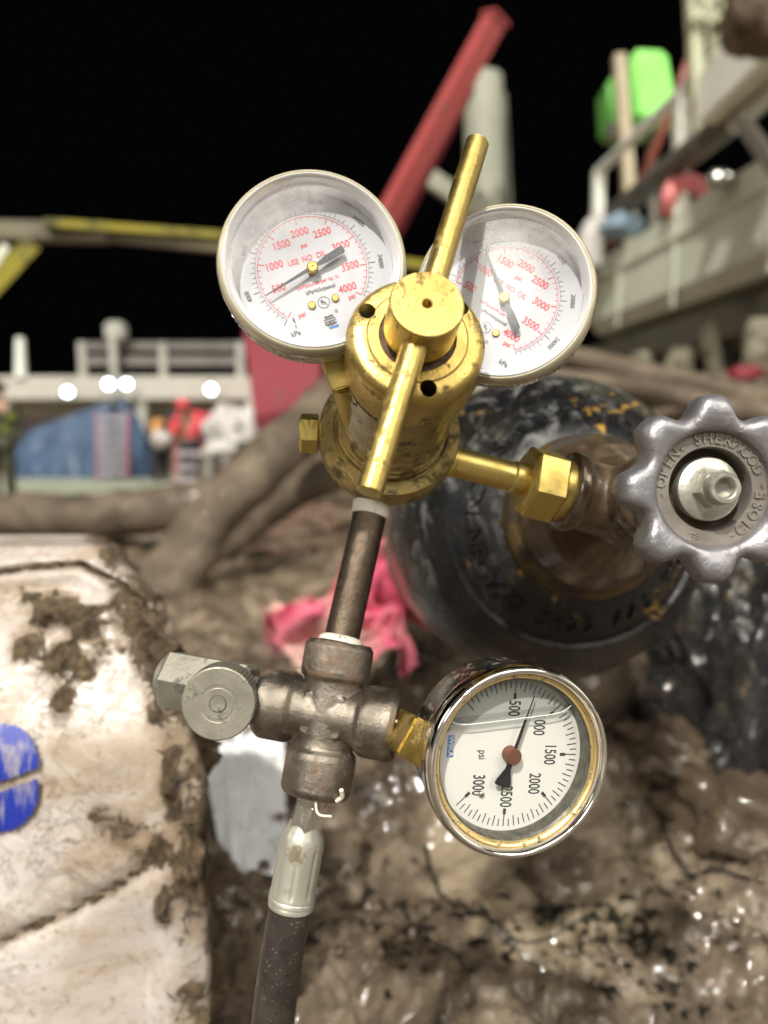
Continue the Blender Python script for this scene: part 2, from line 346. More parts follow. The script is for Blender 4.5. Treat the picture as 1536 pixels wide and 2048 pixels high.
def tube(bm, pts, r, segs=20, caps=True, rf=None):
    pts = [Vector(p) for p in pts]; n = len(pts); rings = []; up = None
    for i, p in enumerate(pts):
        t = (pts[min(i+1, n-1)] - pts[max(i-1, 0)]).normalized()
        if up is None: up = t.orthogonal().normalized()
        up = (up - t*up.dot(t)).normalized(); s = t.cross(up)
        rr = r[i] if isinstance(r, (list, tuple)) else r
        ring = []
        for k in range(segs):
            a = 2*PI*k/segs; q = up*math.cos(a) + s*math.sin(a)
            ring.append(bm.verts.new(p + q*(rr*(rf(i, k, p, q) if rf else 1))))
        rings.append(ring)
    for a, b_ in zip(rings, rings[1:]):
        for k in range(segs): bm.faces.new([a[k], a[(k+1) % segs], b_[(k+1) % segs], b_[k]])
    if caps: bm.faces.new(rings[0][::-1]); bm.faces.new(rings[-1])
def smooth_path(pts, n):
    pts = [Vector(p) for p in pts]; q = [pts[0]*2-pts[1]] + pts + [pts[-1]*2-pts[-2]]; out = []
    for i in range(1, len(q)-2):
        for k in range(n):
            t = k/n; a, b_, c_, d_ = q[i-1:i+3]
            out.append(.5*((2*b_) + (c_-a)*t + (2*a-5*b_+4*c_-d_)*t*t + (3*b_-a-3*c_+d_)*t**3))
    out.append(pts[-1]); return out
def poly(bm, pts, z0, z1, m=None):
    m = m or I()
    a = [bm.verts.new(m @ Vector((x, y, z0))) for x, y in pts]; b_ = [bm.verts.new(m @ Vector((x, y, z1))) for x, y in pts]
    bm.faces.new(a[::-1]); bm.faces.new(b_); n = len(pts)
    for i in range(n): bm.faces.new([a[i], a[(i+1) % n], b_[(i+1) % n], b_[i]])
def disc(bm, r, z, segs=64, m=None, c=(0, 0)):
    m = m or I(); bm.faces.new([bm.verts.new(m @ Vector((c[0]+r*math.cos(2*PI*i/segs), c[1]+r*math.sin(2*PI*i/segs), z))) for i in range(segs)])
def rect(bm, x, y, w, h, rot, z):
    c, s = math.cos(rot), math.sin(rot)
    bm.faces.new([bm.verts.new((x+c*a-s*b_, y+s*a+c*b_, z)) for a, b_ in ((-w/2, -h/2), (w/2, -h/2), (w/2, h/2), (-w/2, h/2))])
def ringarc(bm, r0, r1, a0, a1, z, n=80):
    pv = None
    for i in range(n+1):
        a = a0+(a1-a0)*i/n; v = [bm.verts.new((r*math.cos(a), r*math.sin(a), z)) for r in (r0, r1)]
        if pv: bm.faces.new([pv[0], pv[1], v[1], v[0]])
        pv = v
_tc = {}
def text(bm, s, size, x, y, rot=0, z=0, ext=0, sx=1., off=0, m=None):
    key = (s, round(ext/size, 3), round(off/size, 4))
    if key not in _tc:
        cu = bpy.data.curves.new('t', 'FONT'); cu.body = s; cu.align_x = 'CENTER'; cu.align_y = 'CENTER'; cu.size = 1
        cu.extrude = ext/size; cu.offset = off/size; cu.resolution_u = 3
        ob = bpy.data.objects.new('t', cu); col.objects.link(ob)
        dg = bpy.context.evaluated_depsgraph_get(); dg.update()
        me = bpy.data.meshes.new_from_object(ob.evaluated_get(dg))
        _tc[key] = ([v.co.copy() for v in me.vertices], [tuple(p.vertices) for p in me.polygons])
        bpy.data.objects.remove(ob); bpy.data.curves.remove(cu); bpy.data.meshes.remove(me)
    vs, fs = _tc[key]
    T = (m or I()) @ Matrix.Translation((x, y, z)) @ Matrix.Rotation(rot, 4, 'Z') @ Matrix.Diagonal((size*sx, size, size, 1))
    nv = [bm.verts.new(T @ v) for v in vs]
    for f in fs:
        try: bm.faces.new([nv[i] for i in f])
        except ValueError: pass

W = {}                                    # world matrix of every object made here
def put(o, mw, parent=None):
    W[o.name] = mw.copy()
    if parent is not None: o.parent = parent; o.matrix_basis = W[parent.name].inverted() @ mw
    else: o.matrix_basis = mw
    return o
def mesh_of(bm, mat, smooth=38, norm=True):
    if norm: bmesh.ops.recalc_face_normals(bm, faces=bm.faces[:])
    me = bpy.data.meshes.new('m'); bm.to_mesh(me); bm.free()
    me.materials.append(mat)
    if smooth:
        me.shade_smooth()
        if smooth < 180: me.set_sharp_from_angle(angle=math.radians(smooth))
    return me
def obj(name, bm, mat, parent=None, mw=None, smooth=38, label=None, norm=True):
    me = mesh_of(bm, mat, smooth, norm) if isinstance(bm, bmesh.types.BMesh) else bm
    me.name = name
    o = bpy.data.objects.new(name, me); col.objects.link(o)
    put(o, mw or (W[parent.name] if parent is not None else I()), parent)
    if label: o['label'] = label
    return o
def tag(o, label=None, cat=None, group=None, kind=None):
    if label: o['label'] = label
    if cat: o['category'] = cat
    if group: o['group'] = group
    if kind: o['kind'] = kind
    return o
def thing(name, label, cat, mw=None, group=None):
    o = bpy.data.objects.new(name, None); col.objects.link(o); o.empty_display_size = .02
    put(o, mw or I()); return tag(o, label, cat, group)
def evalmesh(o):
    dg = bpy.context.evaluated_depsgraph_get(); dg.update()
    return bpy.data.meshes.new_from_object(o.evaluated_get(dg))
def cut(bm, cutter, mat):
    a = bpy.data.objects.new('a', mesh_of(bm, mat, 0)); c = bpy.data.objects.new('c', mesh_of(cutter, mat, 0))
    for o in (a, c): col.objects.link(o)
    md = a.modifiers.new('b', 'BOOLEAN'); md.object = c; md.operation = 'DIFFERENCE'; md.solver = 'EXACT'
    me = evalmesh(a)
    for o in (a, c): bpy.data.objects.remove(o)
    me.shade_smooth(); me.set_sharp_from_angle(angle=math.radians(35)); return me
def fuse(bm, mat, vox, it=4):
    bmesh.ops.recalc_face_normals(bm, faces=bm.faces[:])
    a = bpy.data.objects.new('a', mesh_of(bm, mat, 0)); col.objects.link(a)
    md = a.modifiers.new('r', 'REMESH'); md.mode = 'VOXEL'; md.voxel_size = vox; md.use_smooth_shade = True
    s = a.modifiers.new('s', 'SMOOTH'); s.iterations = it; s.factor = .5
    me = evalmesh(a); bpy.data.objects.remove(a)
    if not me.materials: me.materials.append(mat)
    me.shade_smooth(); return me
def nz(p, s, o=0.): return noise.fractal(Vector(p)*s + Vector((o, o*1.7, -o)), .9, 2.1, 5)

#@@FOREGROUND
# ------------------------------------------------------------------ regulator
a_ = D(-.108, .30, .948)                       # from the knob into the body
RM = frame(V(.0029, -.0345, .32), -a_, D(0, -1, 0))
reg = thing('pressure_regulator', 'brass gas pressure regulator with T handle and two round gauges', 'regulator', RM)
bm = bmesh.new()
lathe(bm, [(0, -.034), (.017, -.034), (.0205, -.031), (.0262, -.022), (.0282, -.014), (.0296, -.0125), (.0296, -.0015), (.0288, 0), (.0240, 0), (.0236, -.001), (.0228, -.001), (.0222, .001), (0, .001)], 128)
obj('body', bm, M['brass_dirty'], reg, smooth=30)
bm = bmesh.new()
lathe(bm, [(0, .0005), (.0226, .0005), (.0228, .003), (.0219, .0036), (.0219, .0046), (.0226, .0052), (.0226, .0078), (.0218, .0084), (.0218, .0092), (.0225, .0098), (.0225, .015), (.0217, .016), (.0213, .018), (.0213, .054), (0, .054)], 128)
obj('bonnet_sleeve', bm, M['brass_dirty'], reg, smooth=30)
bm = bmesh.new()
lathe(bm, [(0, .052), (.0214, .052), (.0226, .0535), (.0232, .056), (.0232, .069), (.0229, .0715), (.0218, .0737), (.0204, .0745), (.0168, .0745), (.0162, .0750), (.0128, .0750), (.0122, .0742), (.0118, .0738), (0, .0738)], 160)
ct = bmesh.new()
for an in (151, 37, -82):
    lathe(ct, [(0, .060), (.0028, .060), (.0028, .080), (0, .080)], 40, Matrix.Translation((.0186*math.cos(math.radians(an)), .0186*math.sin(math.radians(an)), 0)))
obj('bonnet_cap', cut(bm, ct, M['brass']), M['brass'], reg)
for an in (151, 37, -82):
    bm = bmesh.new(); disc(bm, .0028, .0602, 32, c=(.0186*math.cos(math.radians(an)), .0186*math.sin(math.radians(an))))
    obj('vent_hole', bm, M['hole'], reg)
bm = bmesh.new()
lathe(bm, [(0, .0705), (.0100, .0705), (.0103, .0742), (.0103, .0775), (.0115, .0785), (.0115, .0932), (.0110, .0938), (.0018, .0938), (.0014, .0935), (.0013, .090), (0, .090)], 96)
knob = obj('adjusting_screw', bm, M['brass'], reg, smooth=30)
bm = bmesh.new(); lathe(bm, [(.0124, .0744), (.0106, .0748), (.0103, .0760)], 64); obj('grime_ring', bm, simple('brown_grime', (.06, .035, .015), (.14, .09, .04), 200, (.6, .9), 0, .8, 600, .0005), reg)
hb = D(.272, -.908, .318); hc = V(.0122, -.0603, .2386)
for s0, s1, nm in ((.004, .0720, 1), (-.004, -.0605, 1)):
    bm = bmesh.new(); L = s1 - s0; k = 1 if L > 0 else -1
    mm = frame(hc + hb*s0, hb*k, D(1, 0, 0)); L = abs(L); r = .0040
    lathe(bm, [(0, 0), (r, 0), (r, L-.0006), (r-.0006, L), (0, L)], 48)
    obj('handle_bar', bm, M['brass'], reg, mm, 30)
bm = bmesh.new()
n = 40
for zi in range(13):
    for k in range(n+1):
        a = math.radians(196 + 66*k/n); z = .019 + .030*zi/12
        rr = .02155 + .00008*math.sin(a*60+zi)
        bm.verts.new((rr*math.cos(a), rr*math.sin(a), z))
bm.verts.ensure_lookup_table()
for zi in range(12):
    for k in range(n):
        i = zi*(n+1)+k; bm.faces.new([bm.verts[j] for j in (i, i+1, i+n+2, i+n+1)])
obj('paper_label', bm, M['paper'], reg)
# hex plug on the left
def hexnut(bm, r, z0, z1, c=.001, bore=0, m=None, rot=0):
    m = (m or I()) @ Matrix.Rotation(rot, 4, 'Z')
    lathe(bm, [(bore, z0), (r-c, z0), (r, z0+c), (r, z1-c), (r-c, z1), (bore, z1)], 6, m)
pm = frame(P(650, 868, .330), D(-1, -.03, -.10), D(0, -1, .1))
bm = bmesh.new(); lathe(bm, [(0, -.004), (.0052, -.004), (.0052, .004), (0, .004)], 32); hexnut(bm, .0086, .0028, .0105, .0006, rot=PI/6); lathe(bm, [(0, .0104), (.0070, .0104), (.0066, .0110), (0, .0110)], 32)
obj('hex_plug', bm, M['brass_bright'], reg, pm, 20)
# inlet stem, nut and its cone
A0, A1 = P(880, 916, .330), P(1075, 967, .338)
im = frame(A0, A1-A0, D(0, -1, 0)); L = (A1-A0).length
bm = bmesh.new(); lathe(bm, [(0, 0), (.0072, 0), (.0072, .006), (.0066, .0065), (.0066, L*.72), (.0072, L*.74), (.0072, L), (0, L)], 48)
obj('inlet_stem', bm, M['brass_bright'], reg, im, 30)
bm = bmesh.new()
z0 = L*.84; hexnut(bm, .0163, z0+.0012, z0+.0165, .0014, rot=.30); lathe(bm, [(.006, z0), (.0125, z0), (.0140, z0+.0016), (.006, z0+.0016)], 48)
lathe(bm, [(.004, z0+.0160), (.0136, z0+.0160), (.0140, z0+.0200), (.0132, z0+.0215), (.004, z0+.0215)], 64)
obj('inlet_nut', bm, M['brass_bright'], reg, im, 20)
ND = im                                        # reused by the cylinder valve outlet
NZ = z0 + .0205
# two small gauges
def small_gauge(o, z, rot, tip, haze):
    gm = frame(o, z, D(0, -1, 0)) @ Matrix.Rotation(math.radians(rot), 4, 'Z')
    bm = bmesh.new()
    lathe(bm, [(0, -.0245), (.022, -.0245), (.0262, -.0235), (.0282, -.021), (.0286, -.018), (.0286, -.0075), (.0296, -.0065), (0, -.0065)], 96)
    g = obj('gauge', bm, M['brass_pale'], reg, gm, 30)
    bm = bmesh.new()
    lathe(bm, [(.0284, -.0095), (.0306, -.0092), (.0310, -.0085), (.0310, -.0018), (.0316, -.001), (.0317, .001), (.0312, .0032), (.0305, .0048), (.0298, .0053), (.0294, .0050)], 180,
          rfun=lambda r, z, i: r + (.00032 if (i % 2 and -.009 < z < -.0015) else 0))
    obj('bezel', bm, M['bezel'], g)
    bm = bmesh.new(); lathe(bm, [(.0295, .0051), (.0290, .0056), (.0284, .0052), (.0280, .0042), (.0272, .0032), (.0267, .0012), (.0266, -.0045)], 128); obj('inner_rim', bm, M['bevel'], g)
    bm = bmesh.new(); disc(bm, .0269, -.0040, 96); obj('dial', bm, M['dial'], g)
    zz = -.00388
    bm = bmesh.new()
    ang = lambda psi: math.radians(225 - 270*psi/4000)
    ringarc(bm, .01845, .01865, ang(0)+.0, ang(4000), zz, 120)
    for p in range(0, 4001, 100):
        a = ang(p); big = p % 500 == 0; ln = .0021 if big else .0010
        rect(bm, (.0185-ln/2)*math.cos(a), (.0185-ln/2)*math.sin(a), ln, .00028 if big else .00016, a, zz)
    for p in range(500, 4001, 500):
        a = ang(p); r = .0139 if p not in (1000, 3000, 3500) else .0136
        text(bm, str(p), .0036, r*math.cos(a)*(.95), r*math.sin(a)*.97, 0, zz, sx=.88, off=.00006)
    text(bm, 'psi', .0022, 0, .0088, 0, zz, off=.00004)
    text(bm, 'psi', .0024, -.0085, -.0137, 0, zz, off=.00005); text(bm, 'psi', .0024, .0098, -.0128, 0, zz, off=.00005)
    text(bm, 'USE  NO  OIL', .0027, -.0005, .0042, 0, zz, sx=.85, off=.00004)
    text(bm, 'psi=pounds per sq. in.', .0019, .0005, -.0046, 0, zz, sx=.9, off=.00002)
    obj('red_scale', bm, M['ink_red'], g, smooth=0)
    bm = bmesh.new()
    ak = lambda k: math.radians(225 - 270*k/27579)
    ringarc(bm, .0193, .01942, ak(0), ak(27579), zz, 120)
    for k in range(0, 27501, 500):
        a = ak(k); big = k % 4000 == 0; ln = .0022 if big else (.0015 if k % 1000 == 0 else .0009)
        rect(bm, (.0195+ln/2)*math.cos(a), (.0195+ln/2)*math.sin(a), ln, .00024 if big else .00014, a, zz)
    for k in range(4000, 24001, 4000):
        a = ak(k); text(bm, str(k), .0022, .0236*math.cos(a), .0236*math.sin(a), a-PI/2, zz, sx=.9, off=.00003)
    text(bm, 'kPa', .0024, -.0125, -.0192, 0, zz, off=.00005)
    text(bm, 'kPa', .0024, .0125, -.0192, 0, zz, off=.00005)
    text(bm, 'kPa=kilopascal', .0020, .0005, -.0072, 0, zz, sx=.9, off=.00003)
    ringarc(bm, .00185, .00205, 0, 2*PI, zz, 40)
    for v in bm.verts[-82:]: v.co += Vector((0, -.0118, 0))
    text(bm, 'R', .0022, -.0003, -.0117, .25, zz, off=.00005); text(bm, 'L', .0018, .0007, -.0122, 0, zz, off=.00004)
    for dy in (0, .00085, .0016):
        rect(bm, 0, -.0194+dy, .0042, .00035, 0, zz)
    text(bm, 'MADE', .0011, 0, -.0170, 0, zz, off=.00008); text(bm, 'USA', .0018, 0, -.0195, 0, zz+.00003, off=.00010)
    text(bm, '®', .0016, .0031, -.0160, 0, zz)
    obj('black_scale', bm, M['ink_grey'], g, smooth=0)
    bm = bmesh.new(); rect(bm, .0006, -.0208, .0034, .0007, 0, zz); obj('blue_mark', bm, M['ink_blue'], g, smooth=0)
    for x in (-.0042, .0042):
        bm = bmesh.new(); lathe(bm, [(.0013, -.0040), (.0013, -.0034), (.0010, -.0031), (0, -.0031)], 24, Matrix.Translation((x, -.0116, 0))); obj('dial_screw', bm, M['brass_bright'], g)
    bm = bmesh.new(); mm = Matrix.Rotation(math.radians(tip), 4, 'Z')
    poly(bm, [(-.0125, -.0010), (-.0120, -.0013), (-.006, -.0012), (-.0015, -.0005), (.0015, -.00065), (.0183, -.00018), (.0183, .00018), (.0015, .00065), (-.0015, .0005), (-.006, .0012), (-.0120, .0013), (-.0125, .0010)], -.0018, -.0015, mm)
    obj('needle', bm, M['needle_grey'], g, smooth=0)
    bm = bmesh.new(); lathe(bm, [(.0019, -.0040), (.0019, -.0009), (.0015, -.0004), (.0004, -.0004), (.0003, -.0008), (0, -.0008)], 32); obj('needle_hub', bm, M['brass_bright'], g)
    bm = bmesh.new(); rect(bm, -.0117, -.0152, .0003, .0022, .1, zz+.002); rect(bm, -.0118, -.0152, .0006, .0012, .1, zz+.0015); obj('stop_pin', bm, M['needle_grey'], g, smooth=0)
    bm = bmesh.new(); lathe(bm, [(.0272, .0026), (.020, .0032), (.010, .0036), (0, .0037)], 64); obj('lens', bm, haze, g, norm=False)
    return g, gm
lz = lens('dusty_lens_left', (.72, .71, .72), .42, (.52, .72), (-.35, .95))
g1, G1 = small_gauge(P(625, 531, .258), D(.10, -.05, -1), 19, 194, lz)
lz2 = lens('dusty_lens_right', (.70, .69, .69), .42, (.55, .75), (-.45, .90))
g2, G2 = small_gauge(P(1008, 592, .2695), D(-.20, -.02, -1), -34, 145, lz2)
for G, tgt in ((G1, V(-.0075, -.028, .333)), (G2, V(.020, -.045, .325))):
    s0 = G @ Vector((0, -.0275, -.0155)); s1 = G @ Vector((0, -.041, -.0155))
    bm = bmesh.new(); m_ = frame(s0, s1-s0, G.to_3x3() @ Vector((0, 0, 1)))
    box(bm, (0, 0, .0065), (.0125, .0125, .013), m_, .0006)
    tube(bm, smooth_path([s1 - (s1-s0)*.3, s1 + (tgt-s1)*.35, tgt], 8), .0062, 24)
    obj('gauge_stem', bm, M['brass_bright'], reg, I(), 30)

# ------------------------------------------------------------------ cross fitting with its nipple
Rv, Uv = D(.955, .12, -.20), D(.15, -.96, .17)
Zv = Rv.cross(Uv).normalized(); Uv = Zv.cross(Rv).normalized()
XM = Matrix((Rv, Uv, Zv)).transposed().to_4x4(); XM.translation = P(657, 1428, .305)
cr = thing('cross_fitting', 'rusty brown four way steel pipe cross below the brass regulator', 'pipe fitting', XM)
bm = bmesh.new()
for ax, L in ((Vector((1, 0, 0)), .0285), (Vector((-1, 0, 0)), .0285), (Vector((0, 1, 0)), .0285), (Vector((0, -1, 0)), .0310)):
    lathe(bm, [(0, 0), (.0118, 0), (.0116, .0100), (.0118, .0128), (.0134, .0146), (.0139, .0165), (.0139, L-.0022), (.0124, L), (0, L)], 48, frame(Vector((0, 0, 0)), ax, Vector((0, 0, 1))))
box(bm, (0, 0, 0), (.0215, .0215, .021), None, .003)
obj('cross_body', fuse(bm, M['iron'], .0005, 2), M['iron'], cr, smooth=0)
p1 = XM @ Vector((0, .026, 0)); p0 = V(-.0045, -.006, .3262)
bm = bmesh.new(); nm_ = frame(p1, p0-p1, D(0, 0, -1)); L = (p0-p1).length
lathe(bm, [(0, 0), (.0071, 0), (.0071, L), (0, L)], 64)
obj('nipple', bm, M['pipe'], cr, nm_, 30)
bm = bmesh.new(); lathe(bm, [(.0070, .0018), (.0092, .0020), (.0090, .0036), (.0074, .0046), (.0070, .0048)], 48)
obj('sealing_tape', bm, M['tape'], cr, nm_, 30)
bm = bmesh.new(); lathe(bm, [(.0070, L-.0085), (.0078, L-.0082), (.0080, L-.003), (.0070, L-.002)], 48)
obj('sealing_tape', bm, M['tape'], cr, nm_, 30)
def shred(bm, pts, r): tube(bm, smooth_path(pts, 5), r, 8)
bm = bmesh.new()
e = XM @ Vector((.0285, .003, .010))
shred(bm, [e, e+D(.3, .5, -.2)*.003, e+D(-.1, 1, -.4)*.007, e+D(.25, 1, -.3)*.010], .0007)
shred(bm, [e+D(0, 1, 0)*.004, e+D(.6, .7, -.2)*.007, e+D(1, .4, -.2)*.007], .0005)
obj('tape_shred', bm, M['tape'], cr, I()); bm = bmesh.new()
e = XM @ Vector((.0105, -.030, .008))
shred(bm, [e, e+D(.7, -.6, -.3)*.003, e+D(.4, -1, -.5)*.006], .0009)
obj('tape_shred', bm, M['tape'], cr, I()); bm = bmesh.new()
e = XM @ Vector((.003, -.0305, .010))
shred(bm, [e, e+D(.1, 1, -.3)*.004, e+D(.4, 1, -.4)*.006, e+D(1, 1.0, -.2)*.0085], .0005)
obj('tape_shred', bm, M['tape'], cr, I())

# ------------------------------------------------------------------ bleed valve on the left arm
ba = XM @ Vector((-.028, 0, 0)); bl_c = P(418, 1372, .3175)
BM = frame(bl_c, -Rv, Zv)
bv = thing('bleed_valve', 'grey zinc bleed valve with round thumb knob left of the rusty cross', 'valve', BM)
bm = bmesh.new()
hexnut(bm, .0128, -.0185, .0185, .0016, rot=PI/6)
lathe(bm, [(0, .0184), (.0100, .0184), (.0092, .0205), (0, .0205)], 48)
lathe(bm, [(0, -.030), (.0066, -.030), (.0072, -.0185), (0, -.0185)], 32)
obj('valve_body', bm, M['zinc'], bv, smooth=20)
kn = frame(P(436, 1408, .2915), D(.02, -.02, -1), D(0, -1, 0))
bm = bmesh.new()
lathe(bm, [(0, -.013), (.0138, -.013), (.0142, -.0124), (.0142, -.0012), (.0139, -.0003), (.0134, 0), (.0072, 0), (.0070, -.00012), (.0060, -.00012), (.0058, 0), (.0034, 0), (.0032, -.0004), (.0029, -.0004), (.0028, .0004), (0, .0003)], 120,
      rfun=lambda r, z, i: r - (.0004 if (i % 2 and r > .0137 and z < -.0005) else 0))
lathe(bm, [(0, -.028), (.0055, -.028), (.0055, -.012), (0, -.012)], 32)
kb = obj('thumb_knob', bm, M['zinc'], bv, kn, 30)

# ------------------------------------------------------------------ hose with crimped ferrule
h0 = XM @ Vector((0, -.0305, 0)); h1 = P(610, 1650, .3035); h2 = P(581, 1812, .3020)
hs = thing('hydraulic_hose', 'black rubber hose with crimped silver ferrule hanging below the rusty cross', 'hose', frame(h0, h2-h0, D(0, 0, -1)))
bm = bmesh.new(); m_ = frame(h0, h1-h0, D(0, 0, -1)); Ln = (h1-h0).length
lathe(bm, [(0, -.002), (.0066, -.002), (.0066, .002), (0, .002)], 32, m_)
hexnut(bm, .0068, .0016, Ln+.001, .0006, m=m_, rot=.4)
obj('swivel_nut', bm, M['nut'], hs, I(), 20)
bm = bmesh.new(); m_ = frame(h1, h2-h1, D(0, 0, -1)); Lf = (h2-h1).length
def crimp(r, z, i): return r*(1-.055*max(0, math.cos(2*PI*i/96*8))**6) if .008 < z < Lf-.006 else r
prof = [(0, -.0015), (.0062, -.0015), (.0066, .0005), (.0080, .0030), (.0088, .0060), (.0089, .0082)] + [(.0089+.0000*k, .009+k*(Lf-.0155)/10) for k in range(11)] + [(.0091, Lf-.0055), (.0092, Lf-.0044), (.0088, Lf-.004), (.0092, Lf-.0034), (.0092, Lf-.0022), (.0087, Lf-.0018), (.0090, Lf-.0010), (.0089, Lf), (.0078, Lf)]
lathe(bm, prof, 96, m_, crimp)
obj('ferrule', bm, M['zinc_white'], hs, I(), 50)
bm = bmesh.new()
tube(bm, smooth_path([h2 - (h2-h1)*.1, P(560, 1935, .3015), P(543, 2070, .303), P(520, 2300, .315), V(-.08, .36, .33), V(-.16, .445, .30), V(-.32, .455, .22), V(-.6, .46, .2)], 12), .0084, 40)
obj('rubber_tube', bm, M['rubber'], hs, I())

# ------------------------------------------------------------------ liquid filled gauge
LG = frame(P(1037, 1522, .2685), D(.25, .03, -1), D(0, -1, 0)) @ Matrix.Rotation(math.radians(-95), 4, 'Z')
lg = thing('pressure_gauge', 'chrome rimmed liquid filled pressure gauge with black numbers, right of the rusty cross', 'gauge', LG)
bm = bmesh.new()
lathe(bm, [(0, -.0290), (.026, -.0290), (.0298, -.0275), (.0312, -.0245), (.0312, -.0060), (.0300, -.0060), (.0300, -.0090), (0, -.009)], 120); obj('case', bm, M['steel_case'], lg, smooth=30)
bm = bmesh.new()
pr = [(.0308, -.0072), (.0328, -.0072), (.0336, -.0060), (.0338, -.0045)] + [(.0322+.0018*math.cos(a), -.0010+.0038*math.sin(a)) for a in [math.radians(x) for x in range(-30, 181, 15)]] + [(.0300, -.0030)]
lathe(bm, pr, 128); obj('chrome_bezel', bm, M['chrome'], lg, smooth=60)
bm = bmesh.new(); lathe(bm, [(.0308, -.0005), (.0303, .0003), (.0298, .0002), (.0290, -.0006), (.0287, -.0014)], 128)
obj('inner_ring', bm, M['gold_ring'], lg, smooth=40)
bm = bmesh.new(); lathe(bm, [(.0287, -.0014), (.0280, -.0022), (.0278, -.0085)], 128); obj('inner_wall', bm, simple('dull_inner_wall', (.05, .048, .04), (.16, .15, .12), 300, (.3, .5), .4, .4, 700, .0002), lg)
bm = bmesh.new(); disc(bm, .0279, -.0078, 96); obj('dial', bm, M['dial_ivory'], lg)
bm = bmesh.new(); zz = -.00765
ang = lambda p: math.radians(225-270*p/3000)
for p in range(0, 3001, 50):
    a = ang(p); big = p % 500 == 0; ln = .0046 if big else (.0037 if (p//50) % 2 == 0 else .0026)
    rect(bm, (.0262-ln/2)*math.cos(a), (.0262-ln/2)*math.sin(a), ln, .00034, a, zz)
    if big and p: rect(bm, (.0208)*math.cos(a), (.0208)*math.sin(a), .0021, .00110, a, zz+.00004)
for p, r in ((500, .0164), (1000, .0150), (1500, .0160), (2000, .0152), (2500, .0155), (3000, .0160)):
    a = ang(p); text(bm, str(p), .0064, r*math.cos(a), r*math.sin(a)*.98, 0, zz, sx=.60, off=.00005)
text(bm, 'psi', .0042, .0005, -.0105, 0, zz, sx=.75, off=.00002)
obj('black_scale', bm, M['ink_black'], lg, smooth=0)
bm = bmesh.new(); rect(bm, -.0024, -.0226, .0078, .0024, 0, zz); obj('brand_mark', bm, M['ink_blue'], lg, smooth=0)
bm = bmesh.new(); text(bm, 'WIKA', .0025, -.0024, -.0226, 0, zz+.0001, sx=1.1, off=.0001); obj('brand_letters', bm, M['dial'], lg, smooth=0)
for x, y in ((-.0085, -.0246), (.0145, -.0095)):
    bm = bmesh.new(); lathe(bm, [(.0010, -.0078), (.0010, -.0070), (.0006, -.0067), (0, -.0067)], 20, Matrix.Translation((x, y, 0))); obj('dial_screw', bm, M['steel_case'], lg)
bm = bmesh.new(); tp = math.radians(69+95)
poly(bm, [(-.0112, -.0026), (-.0106, -.0031), (-.0092, -.0028), (-.0050, -.0011), (-.0015, -.0008), (.0015, -.0006), (.0130, -.00045), (.0150, -.0002), (.0225, -.0001), (.0225, .0001), (.0150, .0002), (.0130, .00045), (.0015, .0006), (-.0015, .0008), (-.0050, .0011), (-.0092, .0028), (-.0106, .0031), (-.0112, .0026)], -.0052, -.0048, Matrix.Rotation(tp, 4, 'Z'))
obj('needle', bm, M['needle_black'], lg, smooth=0)
bm = bmesh.new(); lathe(bm, [(.0030, -.0078), (.0030, -.0040), (.0027, -.0036), (.0003, -.0036), (.0002, -.0038), (0, -.0038)], 40); obj('needle_hub', bm, M['copper_cap'], lg)
# liquid level: horizontal in the world; world up expressed in the gauge
upl = (LG.to_3x3().inverted() @ Vector((-.05, 0, 1))); ux, uy = upl.x, upl.y; q = math.hypot(ux, uy); ux, uy = ux/q, uy/q; vx, vy = uy, -ux
lev = .0135
pts = []; hw = math.sqrt(.0276**2-lev**2)
mid = []
for k in range(31):
    t = -1+2*k/30; e_ = abs(t)**8*.0030
    mid.append((t*hw*.985, lev + e_ - .0006*t))
bm = bmesh.new()
tube(bm, [Vector((vx*s+ux*l, vy*s+uy*l, -.0040)) for s, l in mid], .00020, 8)
tube(bm, [Vector((vx*s+ux*(l-.0007), vy*s+uy*(l-.0007), -.0045)) for s, l in mid], .00012, 8)
obj('liquid_surface', bm, M['meniscus'], lg)
bm = bmesh.new()
arc = [(.0276*math.cos(a), .0276*math.sin(a)) for a in [math.radians(t) for t in range(180-28, 28, -4)]]
arc = [(s, l) for s, l in arc if l > lev+.001]
pl = [(s, l) for s, l in mid] + [(-s, l) for s, l in arc]
bm.faces.new([bm.verts.new((vx*s+ux*l, vy*s+uy*l, -.0042)) for s, l in pl]); obj('air_gap', bm, M['gap'], lg, smooth=0)
bm = bmesh.new(); disc(bm, .0290, -.0026, 96); obj('lens', bm, M['lens_clean'], lg, norm=False)
s0 = LG @ Vector((0, -.030, -.0160)); s1 = XM @ Vector((.0300, -.002, 0))
bm = bmesh.new(); m_ = frame(s0, s1-s0, LG.to_3x3() @ Vector((0, 0, 1))); Ls = (s1-s0).length
box(bm, (0, 0, Ls*.42), (.0150, .0150, Ls*.84), m_, .0008); lathe(bm, [(0, Ls*.8), (.0066, Ls*.8), (.0066, Ls+.004), (0, Ls+.004)], 32, m_)
obj('stem', bm, M['brass'], lg, I(), 25)
bm = bmesh.new(); lathe(bm, [(.0064, Ls*.80), (.0076, Ls*.82), (.0078, Ls*.97), (.0064, Ls)], 32, m_); obj('sealing_tape', bm, M['tape'], lg, I())

